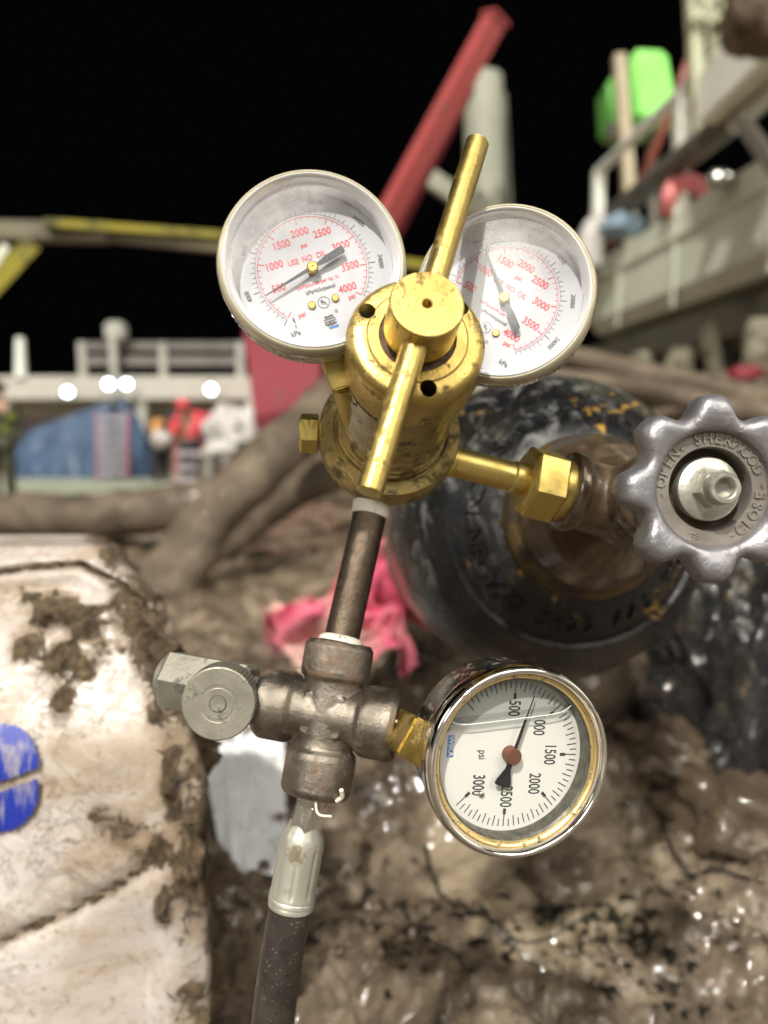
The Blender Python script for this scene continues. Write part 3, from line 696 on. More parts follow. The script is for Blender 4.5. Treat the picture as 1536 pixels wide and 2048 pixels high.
# ------------------------------------------------------------------ gas cylinder with its valve and handwheel
ca = D(-.012, .075, 1)
CM = frame(V(.1155, -.0095, .27), ca, D(0, -1, 0))      # local z runs from the handwheel into the cylinder
cy = thing('gas_cylinder', 'scuffed black gas cylinder lying on the mud with valve and handwheel', 'gas cylinder', CM)
bm = bmesh.new()
prof = [(.046, .167), (.050, .168), (.056, .173), (.070, .188), (.0735, .192), (.0760, .191), (.0785, .194), (.0800, .199), (.0900, .213), (.0985, .231), (.1045, .254), (.107, .28), (.1075, .32), (.1075, .36)]
lathe(bm, prof, 160); obj('shoulder', bm, M['cyl'], cy, smooth=60)
bm = bmesh.new()
lathe(bm, [(.1070, .36), (.1072, 1.30), (.1055, 1.33), (.099, 1.36), (.08, 1.375), (0, 1.378)], 96); obj('cylinder_wall', bm, M['cyl_body'], cy)
bm = bmesh.new(); lathe(bm, [(.0405, .150), (.0440, .152), (.0462, .156), (.0470, .162), (.0468, .172), (.044, .175)], 96); obj('neck_ring', bm, M['cyl_edge'], cy, smooth=60)
bm = bmesh.new()
s = 'DOT 3AA 2265 OXYGEN NON SHATTERABLE CO'
for i, ch in enumerate(s):
    a = math.radians(196 + i*8.6)
    nrm = Vector((math.cos(a)*.75, math.sin(a)*.75, -.66)).normalized(); o = Vector((.0615*math.cos(a), .0615*math.sin(a), .1797))
    if ch != ' ':
        fm = frame(o, nrm, -Vector((math.cos(a), math.sin(a), 0)) * (1 if True else 1))
        text(bm, ch, .0165, 0, 0, 0, .0006, ext=.0016, sx=.9, off=.0001, m=fm)
obj('stamped_lettering', bm, M['cyl'], cy, smooth=0)
bm = bmesh.new()
lathe(bm, [(0, .020), (.0085, .020), (.0085, .030), (.0120, .032), (.0135, .040), (.0190, .044), (.0200, .050), (.0200, .088), (.0225, .094), (.0260, .102), (.0340, .118), (.0405, .140), (.0420, .158), (0, .158)], 96)
o0 = CM.inverted() @ (ND @ Vector((0, 0, NZ))); o1 = CM.inverted() @ (ND @ Vector((0, 0, NZ+.045)))
om = frame(o0, o1-o0, Vector((0, 1, 0)))
lathe(bm, [(0, -.001), (.0172, -.001), (.0180, .0008), (.0180, .0040), (.0160, .0055), (.0158, .045), (0, .045)], 64, om)
obj('valve_body', fuse(bm, M['bronze'], .0008, 5), M['bronze'], cy, smooth=0)
# handwheel
HM = frame(P(1425, 978, .272), D(.03, 0, -1), D(0, -1, 0))
bm = bmesh.new(); SEG = 240
sec = [(.0205, -.004), (.0205, .0012), (.0210, .0024), (.0222, .0034), (.0245, .0040), (.0265, .0036), (.0282, .0022), (.0292, -.0004), (.0294, -.0040), (.0286, -.0075), (.0268, -.0098), (.024, -.0105), (.0205, -.010)]
rings = []
for (r, z) in sec:
    ring = []
    for i in range(SEG):
        a = 2*PI*i/SEG; u = ((a/(2*PI)*8 + .0) % 1.0) - .5; lob = math.exp(-(u/.21)**2) ; c8 = .5+.5*math.cos(8*a); lob = math.sin(c8*PI/2)**1.25
        k = max(0, (r-.0215)/.0079); rr = r + k*(-.0026 + .0068*lob)*(1 if z > -.007 else .8); zz = z + (.0022*(lob-.4)*min(1, k*1.4) if z > -.003 else -.0022*lob*k)
        ring.append(bm.verts.new((rr*math.cos(a), rr*math.sin(a), zz)))
    rings.append(ring)
for A, B in zip(rings, rings[1:]):
    for i in range(SEG): bm.faces.new([A[i], A[(i+1) % SEG], B[(i+1) % SEG], B[i]])
hw_ = obj('handwheel', bm, M['wheel'], cy, HM, 180)
bm = bmesh.new(); lathe(bm, [(.0206, -.006), (.0206, -.0002), (.0203, -.0006), (.0200, -.0011), (.0162, -.0015), (.0152, -.0015), (.0148, -.0020), (.0147, -.009), (.0206, -.009)], 96)
obj('wheel_ring', bm, M['wheel_in'], hw_, HM, 40)
bm = bmesh.new()
def arc_text(s, a0, da, r, inward=False, size=.0053):
    for i, ch in enumerate(s):
        a = math.radians(a0 + i*da)
        if ch != ' ': text(bm, ch, size, r*math.cos(a), r*math.sin(a), a + (PI/2 if inward else -PI/2), -.0013, ext=.0006, sx=.95, off=.00008)
arc_text('OPEN-', 172, -11.6, .0180)
arc_text('SHERWOOD', 106, -11.9, .0180)
arc_text('CLOSE-', -54, 11.6, .0180, True)
text(bm, '-', .0048, .0180*math.cos(math.radians(187)), .0180*math.sin(math.radians(187)), math.radians(97), -.0013, ext=.0004)
text(bm, '-', .0048, .0180*math.cos(math.radians(-65)), .0180*math.sin(math.radians(-65)), math.radians(25), -.0013, ext=.0004)
for k in range(3):
    tube(bm, [Vector((.0180*math.cos(math.radians(-110))-.0016+.0004*j, .0180*math.sin(math.radians(-110))+(k-1)*.0010+.0003*math.sin(j*1.1), -.0012)) for j in range(9)], .00022, 8)
obj('raised_lettering', bm, M['wheel_in'], hw_, HM, 0)
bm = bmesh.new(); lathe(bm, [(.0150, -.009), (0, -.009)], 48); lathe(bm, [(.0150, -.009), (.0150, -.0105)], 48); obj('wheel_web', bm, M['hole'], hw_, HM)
bm = bmesh.new(); lathe(bm, [(0, -.009), (.0112, -.009), (.0116, -.0035), (.0112, -.0026), (.0085, -.0012), (.0066, -.0010), (0, -.0010)], 64); wa = obj('washer', bm, M['spindle'], hw_, HM, 30)
bm = bmesh.new(); hexnut(bm, .0070, -.0012, .0052, .0006, rot=.2)
lathe(bm, [(.0058, .0050), (.0056, .0095), (.0051, .0102), (.0040, .0102), (.0035, .0098), (.0033, .0030), (0, .0030)], 48)
obj('spindle_nut', bm, M['spindle'], hw_, HM, 30)

#@@NEAR
# ------------------------------------------------------------------ ground
def gs(x, y, cx, cy_, sx, sy): return math.exp(-((x-cx)/sx)**2-((y-cy_)/sy)**2)
def ss(t, a, b_):
    t = max(0, min(1, (t-a)/(b_-a))); return t*t*(3-2*t)
def ground(x, y, fine=True):
    h = -.45 + .10*gs(x, y, .05, 1.10, .6, .38) + .11*gs(x, y, .50, .95, .24, .34) + .56*gs(x, y, 1.15, 2.5, .75, .75)
    r = math.hypot(x, y)
    h *= 1 - ss(r, 4.6, 6.2)
    h += -1.1*ss(r, 4.6, 6.2)
    if fine:
        k = 1 - .93*ss(r, 4.4, 6.0)
        v = Vector((x, y, 0))
        h += k*(.034*noise.fractal(v*3.2, .9, 2.1, 4) + .022*noise.fractal(v*9, .9, 2.1, 4) + .020*noise.ridged_multi_fractal(v*5.5+Vector((3, 1, 0)), .9, 2.1, 4, 1., 2.)*.35)
        if r < 2.6: q_ = 1-.8*math.exp(-((x-pool_c.x)/.13)**2-((y-pool_c.y)/.14)**2); h += q_*(.017*noise.fractal(v*22, .8, 2.1, 5) + .011*abs(noise.noise(v*34)) + .006*noise.ridged_multi_fractal(v*40, .8, 2.1, 3, 1., 2.)*.4)
    return EYE + h
pool_c = P(1060, 1790, .74)
bm = bmesh.new()
angs = []; a = -180.
while a < 180:
    d_ = abs(a-90) if a > -90 else 180
    angs.append(a); a += .16 if d_ < 34 else (1.2 if d_ < 60 else 5)
rad = []; r = .12
while r < 240: rad.append(r); r *= 1.0055 if r < 1.4 else 1.011 if r < 2.2 else (1.02 if r < 7 else 1.12)
prev = None; cen = bm.verts.new((0, 0, ground(0, 0)))
for r in rad:
    ring = [bm.verts.new((r*math.cos(math.radians(t)), r*math.sin(math.radians(t)), ground(r*math.cos(math.radians(t)), r*math.sin(math.radians(t))))) for t in angs]
    n = len(ring)
    for i in range(n):
        j = (i+1) % n
        if prev: bm.faces.new([prev[i], ring[i], ring[j], prev[j]])
        else: bm.faces.new([cen, ring[i], ring[j]])
    prev = ring
g = obj('ground', bm, M['mud'], smooth=180, norm=False); tag(g, 'wet tan mud over the ground', None, None, 'structure')
del g['label']

# ------------------------------------------------------------------ wrapped bale at the left
BF = frame(V(-.255, .300, .505), D(.02, .03, -1), D(0, -1, 0))       # bale middle; local z faces the viewer
hx, hy, hz_ = .157, .279, .075
def L(px, py): return ((px-768)*.43/F + .255, .300 - (py-1024)*.43/F)
MP = .43/F
patches = [(60, 1225, 75, 38), (150, 1262, 70, 42), (195, 1300, 55, 26), (100, 1320, 60, 40), (120, 1390, 30, 40), (235, 1635, 78, 44), (300, 1680, 60, 46),
           (180, 1098, 70, 14), (350, 1560, 30, 120), (330, 1790, 26, 60), (20, 1290, 60, 40), (150, 1345, 40, 30), (0, 1200, 40, 30)]
patches = [(*L(a, b_), c_*MP, d_*MP) for a, b_, c_, d_ in patches]
def seg_d(x, y, pts):
    best = 9
    for (a, b_), (c_, d_) in zip(pts, pts[1:]):
        a, b_ = L(a, b_); c_, d_ = L(c_, d_); t = max(0, min(1, ((x-a)*(c_-a)+(y-b_)*(d_-b_))/((c_-a)**2+(d_-b_)**2)))
        best = min(best, math.hypot(x-a-t*(c_-a), y-b_-t*(d_-b_)))
    return best
foldp = [(-200, 1170), (0, 1142), (100, 1136), (200, 1182), (270, 1290), (312, 1375), (330, 1420)]
seamp = [(-300, 2010), (0, 1862), (200, 1775), (335, 1690)]
fold2 = [(40, 1230), (170, 1222), (250, 1235), (300, 1300)]
bm = bmesh.new(); NN = 120
vd = {}
def bv_(p):
    k = (round(p[0], 5), round(p[1], 5), round(p[2], 5))
    if k not in vd: vd[k] = bm.verts.new(p)
    return vd[k]
for ax, sg in ((2, 1), (0, 1), (0, -1), (1, 1), (1, -1), (2, -1)):
    nn = NN if (ax, sg) in ((2, 1), (0, 1), (1, 1)) else NN
    for i in range(nn):
        for j in range(nn):
            q = []
            for di, dj in ((0, 0), (1, 0), (1, 1), (0, 1)):
                u, v = -1+2*(i+di)/nn, -1+2*(j+dj)/nn
                p = [0, 0, 0]; p[ax] = sg; p[(ax+1) % 3] = u; p[(ax+2) % 3] = v; q.append(bv_(tuple(p)))
            if sg < 0: q = q[::-1]
            try: bm.faces.new(q)
            except ValueError: pass
lay = bm.verts.layers.float.new('mud')
rr = .20
for v in bm.verts:
    p = v.co.copy(); c_ = Vector([max(-1+rr, min(1-rr, x)) for x in p]); d_ = p-c_
    if d_.length > 0: p = c_ + d_.normalized()*rr*(max(abs(d_.x), abs(d_.y), abs(d_.z))/rr)**1.0
    x, y, z = p.x*hx, p.y*hy, p.z*hz_
    tp_ = max(0, min(1.15, (y-.150)/.125)); x *= (1 - .27*tp_ - .10*ss(y, .235, .279)) if x > 0 else 1
    x -= max(0, hz_*.9 - z)*.42
    z += .012*math.cos(x*7)*math.cos(y*5) - .05*ss(y, .16, hy)
    w = Vector((x, y, z))
    z += .006*noise.fractal(w*9, .9, 2, 3)
    fr = z > .02
    f1, f2, s2 = (seg_d(x, y, foldp), seg_d(x, y, fold2), seg_d(x, y, seamp)) if fr else (9, 9, 9)
    z += .007*math.exp(-((f1)/.009)**2) - .010*math.exp(-(f1/.0022)**2)
    z += .004*math.exp(-((f2)/.006)**2) - .004*math.exp(-(f2/.002)**2)
    z -= .006*math.exp(-(s2/.0034)**2)
    m = 0
    for (a, b_, sa, sb) in patches:
        m = max(m, .62*math.exp(-(((x-a)/sa)**2+((y-b_)/sb)**2)**1.2) + .30*noise.fractal(w*48, .8, 2.1, 5)*math.exp(-(((x-a)/sa)**2+((y-b_)/sb)**2)*.6))
    if not fr: m *= .3
    ed_ = .27*.156*tp_+max(0, hz_*.9-z)*.42; side = ss(x, .122 - ed_ + .012*noise.noise(w*30), .146 - ed_)  # browner right side: mud plus that side's shade painted in
    m = max(m*1.0, side*(.56+.45*noise.fractal(w*16, .9, 2, 3)))
    m += .16*noise.fractal(w*22, .9, 2, 4) - .02
    m = max(m, .56*math.exp(-(s2/.0036)**2), .62*math.exp(-(f1/.0022)**2), .5*math.exp(-(f2/.0016)**2))  # same value darkens the seam and fold lines
    m = max(m, .30*ss(-y, -.06, .12)+.2*noise.fractal(w*12, .9, 2, 4))
    m = max(0, min(1, m)); v[lay] = m
    k = ss(m, .36, .80)
    lump = k*(.005 + .010*noise.fractal(w*95, .7, 2.1, 5) + .007*noise.fractal(w*38, .8, 2.1, 4))
    if side > .4 and z < .05: x += lump*1.3
    else: z += lump
    v.co = (x, y, z)
bale = obj('wrapped_bale', bm, M['wrap'], None, BF, 180, norm=True)
tag(bale, 'large mud spattered white plastic wrapped bale with a blue printed mark', 'bale')
def bale_z(x, y): return hz_ + .012*math.cos(x*7)*math.cos(y*5) - .05*ss(y, .16, hy)
b2 = bmesh.new()
(cx0, cy0), R0 = L(0, 1530), .0275
n1, n2 = 40, 60
grid = {}
for i in range(n1+1):
    for j in range(n2+1):
        x = cx0 - R0*1.0 + 2*R0*i/n1; y = cy0 - R0*1.15 + 2*R0*1.15*j/n2
        e1 = abs((x-cx0)/R0)**2.6 + abs((y-cy0)/(R0*1.05))**2.6
        seam = abs((y-cy0) - .36*(x-cx0) + .006) < .0020
        if e1 < 1 and not seam: grid[(i, j)] = b2.verts.new((x, y, bale_z(x, y)+.0045))
for (i, j) in list(grid):
    q = [grid.get(k) for k in ((i, j), (i+1, j), (i+1, j+1), (i, j+1))]
    if all(q): b2.faces.new(q)
obj('blue_print', b2, M['print'], bale, BF)

def sheet(name, quad, n, amp, sc_, mat, seed=0, fold=1., parent=None, ragged=0., keep=None):
    """a crumpled sheet stretched over four corners"""
    b2 = bmesh.new(); q = [P(*c_) for c_ in quad]; g_ = {}
    nrm = (q[1]-q[0]).cross(q[3]-q[0]).normalized()
    if nrm.y > 0: nrm = -nrm
    for i in range(n+1):
        for j in range(n+1):
            u, v = i/n, j/n; p = (q[0]*(1-u)+q[1]*u)*(1-v)+(q[3]*(1-u)+q[2]*u)*v
            e = Vector((u*1.3, v*1.3, seed))*sc_
            h = noise.ridged_multi_fractal(e, .9, 2.1, 4, 1., 2.)*.5*fold + noise.fractal(e*1.9, .9, 2.1, 4)
            ed = min(u, v, 1-u, 1-v)
            if ragged and ed < ragged*(.5+.5*noise.noise(e*2.5)): continue
            sh = Vector((noise.noise(e*1.2+Vector((9, 0, 0))), 0, noise.noise(e*1.2+Vector((0, 9, 0)))))*amp*1.2
            g_[(i, j)] = b2.verts.new(p + nrm*h*amp + sh)
    for (i, j) in list(g_):
        f = [g_.get(k) for k in ((i, j), (i+1, j), (i+1, j+1), (i, j+1))]
        if all(f): b2.faces.new(f)
    return obj(name, b2, mat, parent, None, 180, norm=False)
def gdepth(px, py, lift=.02):
    lo_, hi_ = .3, 4.
    for _k in range(44):
        m_d = (lo_+hi_)/2; p = P(px, py, m_d)
        if p.z > ground(p.x, p.y, False)+lift: lo_ = m_d
        else: hi_ = m_d
    return lo_
o = sheet('plastic_sheet', [(px, py, gdepth(px, py, .028)) for px, py in ((370, 1425), (580, 1425), (572, 1750), (462, 1810))], 110, .009, .8, M['sheet'], 3, 1., None, .03)
tag(o, 'crumpled bluish white plastic sheet in the mud behind the hose', 'plastic sheet')
o = sheet('rag', [(540, 1135, .98), (770, 1170, 1.0), (900, 1370, .90), (610, 1375, .90)], 100, .050, 1.7, M['pink'], 8, 1.0, None, .10)
tag(o, 'crumpled bright pink cloth rag on the mud behind the dark pipe', 'rag')
c0 = P(1545, 1440, .83); c0.z = P(1545, 1380, .83).z - .05
bm = bmesh.new(); bmesh.ops.create_icosphere(bm, subdivisions=6, radius=1)
for v in bm.verts:
    q_ = v.co.normalized(); w_ = q_ + Vector((5, 2, 1))
    k = 1 + .20*noise.fractal(w_*1.3, .9, 2, 3) + .15*noise.ridged_multi_fractal(Vector((w_.x*5, w_.y*5, w_.z*1.3)), .9, 2, 4, 1., 2.) - .16
    v.co = Vector((q_.x*.135*k, q_.y*.14*k, q_.z*.20*k)) + q_*.004*noise.fractal(q_*16, .8, 2, 4)
o = obj('plastic_bundle', bm, M['film'], None, Matrix.Translation(c0), 180)
tag(o, 'wet black plastic wrapped bundle caked with mud at the right edge below the handwheel', 'bundle')

# clods of mud
def clod(c, r, seed):
    b2 = bmesh.new(); bmesh.ops.create_icosphere(b2, subdivisions=4, radius=r)
    for v in b2.verts:
        d_ = v.co.normalized(); v.co = v.co*(1+.45*noise.fractal(d_*1.6+Vector((seed, 0, 0)), .9, 2, 5)); v.co.z *= .7
    return b2
for i, (px, py, d_, r, lb) in enumerate(((655, 1660, .74, .045, 'brown clod of mud just right of the silver ferrule'), (1340, 1450, .80, .045, 'dark clod of mud left of the black bundle'), (1120, 1830, .72, .035, 'low clod of mud under the chrome gauge'),
                                     (470, 1880, .68, .035, 'clod of mud left of the black hose'), (1460, 1660, .74, .06, 'large dark clod of mud at the lower right'), (400, 1560, .66, .04, 'muddy clod against the bale beside the plastic sheet'))):
    p = P(px, py, d_); o = obj('mud_clod', clod(p, r, i*3.1), M['mud_dry'] if i in (1, 4, 5) else M['mud'], None, Matrix.Translation((p.x, p.y, ground(p.x, p.y)+r*.1)), 180)
    tag(o, lb, 'mud clod')

# muddy hoses and logs
def hose(name, pts, r, label, cat, mat, rib=0, lump=.20, segs=36, n=14, group=None):
    b2 = bmesh.new(); pth = smooth_path(pts, n)
    def rf(i, k, p, q):
        w = p + q*r
        return 1 + lump*noise.fractal(w*7, .9, 2, 4) + (rib*math.sin(i*PI*.66) if rib else 0)
    tube(b2, pth, r, segs, True, rf)
    o = obj(name, b2, mat, None, None, 180); return tag(o, label, cat, group)
hose('muddy_hose', [P(-350, 1040, 3.0), P(0, 1035, 2.95), P(250, 1028, 2.9), P(520, 985, 3.0), P(760, 900, 3.4)], .088, 'thick mud caked hose lying level behind the white bale', 'hose', M['hose_mud'])
hose('muddy_hose', [P(300, 1260, 2.0), P(345, 1150, 2.1), P(430, 1030, 2.2), P(560, 900, 2.3), P(700, 780, 2.5), P(820, 700, 2.8), P(900, 720, 3.1)], .078, 'thick mud caked hose slanting up behind the brass hex plug', 'hose', M['hose_mud'])
hose('muddy_hose', [P(420, 1110, 2.6), P(520, 1030, 2.6), P(640, 955, 2.6), P(780, 930, 2.7), P(960, 960, 2.8)], .062, 'thinner dark muddy hose tucked under the slanting one', 'hose', M['hose_mud'])
hose('ribbed_hose', [P(1000, 740, 2.6), P(1150, 762, 2.45), P(1300, 780, 2.3), P(1450, 815, 2.2), P(1650, 850, 2.1)], .034, 'muddy ribbed hose nearest above the black cylinder', 'hose', M['hose_mud'], .07, .05, 24, 26)
hose('ribbed_hose', [P(1000, 690, 3.0), P(1180, 722, 2.9), P(1350, 760, 2.8), P(1560, 800, 2.7), P(1700, 830, 2.6)], .042, 'muddy ribbed hose running behind the nearer ribbed one', 'hose', M['hose_mud'], .06, .05, 24, 26)

def onground(px, py, d, dz):
    p = P(px, py, d); return Vector((p.x, p.y, ground(p.x, p.y, False)+dz))
hose('muddy_hose', [P(980, 1500, .88), P(1120, 1410, .88), P(1250, 1310, .90), P(1370, 1215, .98), P(1500, 1160, 1.10), P(1700, 1120, 1.25)], .052, 'thick pale muddy hose running under the black cylinder towards the right', 'hose', M['mud'], .0, .30, 48, 20)
rnd = random.Random(11)
def scatter_pt(x0, x1, y0, y1):
    y = y0 + (y1-y0)*rnd.random()**1.3; x = (x0 + (x1-x0)*rnd.random())*y
    return x, y
bm = bmesh.new()
unit = bmesh.new(); bmesh.ops.create_icosphere(unit, subdivisions=1, radius=1); UV_ = [v.co.copy() for v in unit.verts]; UF = [[v.index for v in f.verts] for f in unit.faces]; unit.free()
for _ in range(4200):
    x, y = scatter_pt(-.32, .56, .46, 1.5); r = .0009 + .0048*rnd.random()**3.6
    if noise.noise(Vector((x*7, y*7, 3))) < -.12: continue
    if math.hypot(x-pool_c.x, y-pool_c.y) < .085: continue
    c_ = Vector((x, y, ground(x, y)+r*.35)); sc3 = (1+.5*rnd.random(), .8+.5*rnd.random(), .6+.5*rnd.random()); rot = Matrix.Rotation(rnd.random()*6.3, 3, Vector((rnd.random(), rnd.random(), 1)))
    vs = [bm.verts.new(c_ + rot @ Vector((v.x*sc3[0], v.y*sc3[1], v.z*sc3[2]))*r*(.7+.6*rnd.random())) for v in UV_]
    for f in UF: bm.faces.new([vs[i] for i in f])
o = obj('mud_crumbs', bm, M['crumb'], smooth=60); tag(o, 'small wet crumbs of earth strewn over the mud', 'mud crumbs', None, 'stuff')
bm = bmesh.new()
for _ in range(210):
    if rnd.random() < .6: x = rnd.gauss(P(1250, 1980, .66).x, .05); y = rnd.gauss(.60, .03)
    else: x = rnd.gauss(P(830, 1920, .66).x, .04); y = rnd.gauss(.62, .045)
    if y < .42: continue
    r = .003 + .008*rnd.random(); n_ = 7; z = ground(x, y)+.0016; ang0 = rnd.random()*6.3; tl = rnd.random()*.8-.4
    vs = []
    for k in range(n_*2):
        a = ang0 + PI*k/n_; q_ = r*(1 if k % 2 == 0 else .45)*(.6+.7*rnd.random())*(1 if abs(math.cos(a-ang0)) > .6 else .65)
        vs.append(bm.verts.new((x+q_*math.cos(a), y+q_*math.sin(a), z+q_*tl*math.cos(a)+.001*rnd.random())))
    bm.faces.new(vs)
o = obj('leaf_litter', bm, M['leaf'], smooth=0, norm=False); tag(o, 'black rotten leaf fragments pressed into the wet mud', 'leaf litter', None, 'stuff')
for i, (pts, r, lb) in enumerate((([(850, 1700), (880, 1780), (930, 1860), (1010, 1930), (1100, 1985)], .0022, 'thin dark twig curving down below the chrome gauge'), ([(905, 1850), (1010, 1905), (1130, 1895), (1230, 1840)], .0016, 'thin dark twig bowed upward across the puddle'),
        ([(760, 1790), (800, 1880), (860, 1960), (930, 2040)], .0018, 'dark twig nearest the black hose'), ([(1290, 1530), (1310, 1640), (1370, 1760), (1500, 1830)], .0030, 'long dark stick beside the black bundle'))):
    q_ = []
    for (px, py) in pts:                     # where each sight line meets the mud
        lo_, hi_ = .35, 3.
        for _k in range(40):
            m_d = (lo_+hi_)/2; p = P(px, py, m_d)
            if p.z > ground(p.x, p.y, False): lo_ = m_d
            else: hi_ = m_d
        q_.append(Vector((p.x, p.y, ground(p.x, p.y)+r*1.6)))
    bm = bmesh.new(); pth = smooth_path(q_, 8); pth = [Vector((p.x, p.y, ground(p.x, p.y)+r*1.5)) for p in pth]
    tube(bm, pth, [r*(1-.6*k/len(pth)) for k in range(len(pth))], 8, True); o = obj('twig', bm, M['leaf']); tag(o, lb, 'twig')

#@@FAR
# ------------------------------------------------------------------ far things
def pbox(bm, x0, x1, y0, y1, d, dep, bev=0):
    a, b_ = P(x0, y1, d), P(x1, y0, d); c_ = (a+b_)/2
    box(bm, (c_.x, (a.y+b_.y)/2+dep/2, c_.z), (abs(b_.x-a.x), dep, abs(b_.z-a.z)), None, bev)
def one(name, bm, mat, label, cat, smooth=30, group=None): return tag(obj(name, bm, mat, None, None, smooth), label, cat, group)
# deckhouse
dh = thing('deckhouse', 'low white deckhouse with open lit bay beyond the blue tarp', 'building', Matrix.Translation(P(250, 960, 17.5)))
bm = bmesh.new(); pbox(bm, -260, 512, 752, 800, 17, 3.2, .03); obj('roof_fascia', bm, M['p_deck'], dh, I(), 0)
bm = bmesh.new(); pbox(bm, -260, 512, 800, 962, 19.5, .2); obj('back_wall', bm, M['p_tan'], dh, I(), 0)
bm = bmesh.new(); pbox(bm, -260, 512, 800, 838, 18.2, .15); obj('lintel', bm, M['p_deck'], dh, I(), 0)
for x in (283, 505):
    bm = bmesh.new(); pbox(bm, x-9, x+9, 800, 962, 17.1, .25); obj('pillar', bm, M['p_deck'], dh, I(), 0)
bm = bmesh.new(); pbox(bm, 45, 118, 832, 905, 19.2, .1); obj('hanging_sheet', bm, M['p_lilac'], dh, I(), 0)
bm = bmesh.new(); pbox(bm, -260, 420, 968, 1006, 13.6, 3.2); one('deck_step', bm, M['p_palegreen'], 'pale green painted low step in front of the blue tarp', 'step')
rl = thing('guard_rail', 'white guard rail standing on the deckhouse roof', 'railing', Matrix.Translation(P(320, 752, 17)))
for x, w in ((163, 22), (325, 20), (480, 22)):
    bm = bmesh.new(); pbox(bm, x-w*.32, x+w*.32, 684, 756, 17.2, .12); obj('post', bm, M['p_rail'], rl, I(), 0)
for y0, y1 in ((684, 700), (712, 731)):
    bm = bmesh.new(); pbox(bm, 160, 486, y0, y1, 17.25, .05); obj('rail', bm, simple('rail_grey', (.13, .12, .11), (.19, .18, .165), 3), rl, I(), 0)
mp = thing('signal_post', 'pale post with a square head above the roof rail', 'post', Matrix.Translation(P(226, 752, 17)))
bm = bmesh.new(); pbox(bm, 219, 232, 676, 756, 16.9, .15); obj('post', bm, M['p_rail'], mp, I(), 0)
bm = bmesh.new(); pbox(bm, 207, 245, 642, 680, 16.85, .4, .06); obj('head', bm, M['p_rail'], mp, I(), 0)
bm = bmesh.new(); a, b_ = P(42, 756, 17), P(40, 676, 17); tube(bm, [a, a*.5+b_*.5, b_], [.13, .11, .09], 16); one('vent_post', bm, M['p_white'], 'short pale round post at the left end of the roof', 'post')
for i, (x, y, t, lb) in enumerate(((135, 784, .5, 'lit floodlight farthest left under the roof edge'), (217, 768, .1, 'left one of the close pair of lit floodlights'), (253, 768, -.1, 'right one of the close pair of lit floodlights'), (422, 779, 0, 'lit floodlight at the right end near the red body'))):
    m_ = frame(P(x, y, 16.6), (Vector((0, 0, EYE))-P(x, y, 16.6)) + Vector((0, 0, -3)), Vector((0, 0, 1)))
    L_ = thing('floodlight', lb, 'floodlight', m_, 'floodlights under the deckhouse roof')
    bm = bmesh.new(); lathe(bm, [(0, -.16), (.06, -.16), (.13, -.03), (.14, .01), (.12, .01), (.12, -.01), (0, -.01)], 32); obj('housing', bm, M['p_darkpipe'], L_)
    bm = bmesh.new(); disc(bm, .10, .002, 32); obj('lamp_glass', bm, M['lamp'], L_)
    bm = bmesh.new(); box(bm, (0, .10, -.12), (.05, .22, .03)); obj('bracket', bm, M['p_darkpipe'], L_)
# blue tarp tent: two slopes
def tarp(pts_top, base_y, d0, label, seed):
    b2 = bmesh.new(); n, m2 = 60, 30; g_ = {}
    for i in range(n+1):
        u = i/n; k = u*(len(pts_top)-1); j = min(int(k), len(pts_top)-2); f = k-j
        tx = pts_top[j][0]*(1-f)+pts_top[j+1][0]*f; ty = pts_top[j][1]*(1-f)+pts_top[j+1][1]*f
        for v in range(m2+1):
            w = v/m2; y = ty*(1-w)+base_y*w
            p = P(tx, y, d0+.9*(1-w)); p.y += .10*math.sin(u*22+seed)*w + .05*noise.noise(Vector((u*9, w*4, seed)))
            g_[(i, v)] = b2.verts.new(p)
    for i in range(n):
        for v in range(m2): b2.faces.new([g_[(i, v)], g_[(i+1, v)], g_[(i+1, v+1)], g_[(i, v+1)]])
    return one('tarp', b2, M['p_tarp'], label, 'tarp', 180)
tarp([(22, 905), (60, 862), (120, 838), (190, 812), (222, 800)], 972, 15.2, 'dark blue tarp draped left of the ladder', 1)
tarp([(232, 792), (250, 800), (275, 830), (298, 880), (306, 930)], 972, 15.4, 'dark blue tarp draped right of the ladder', 4)
def ladder(x0, x1, y0, y1, d, n, mat, label, topx):
    t = thing('ladder', label, 'ladder', Matrix.Translation(P((x0+x1)/2, y1, d)), 'ladders by the tarp')
    for a, b_ in ((x0+topx, x0), (x1-topx*.4, x1)):
        bm = bmesh.new(); bar(bm, P(a, y0, d+.4), P(b_, y1, d), .05, .09); obj('side_rail', bm, M['p_darkred'], t, I(), 0)
    for k in range(n):
        f = (k+.5)/n; yy = y0+(y1-y0)*f; dd = d+.4*(1-f); bm = bmesh.new()
        bar(bm, P(x0+topx*(1-f), yy, dd), P(x1-topx*.4*(1-f), yy, dd), .11, .09); obj('rung', bm, mat, t, I(), 0)
    return t
ladder(197, 254, 826, 975, 14.6, 7, M['p_rung'], 'wide runged ladder with red sides leaning on the blue tarp', -4)
ladder(352, 404, 868, 972, 13.4, 4, M['p_rung'], 'short wide runged ladder beneath the person in red', 0)

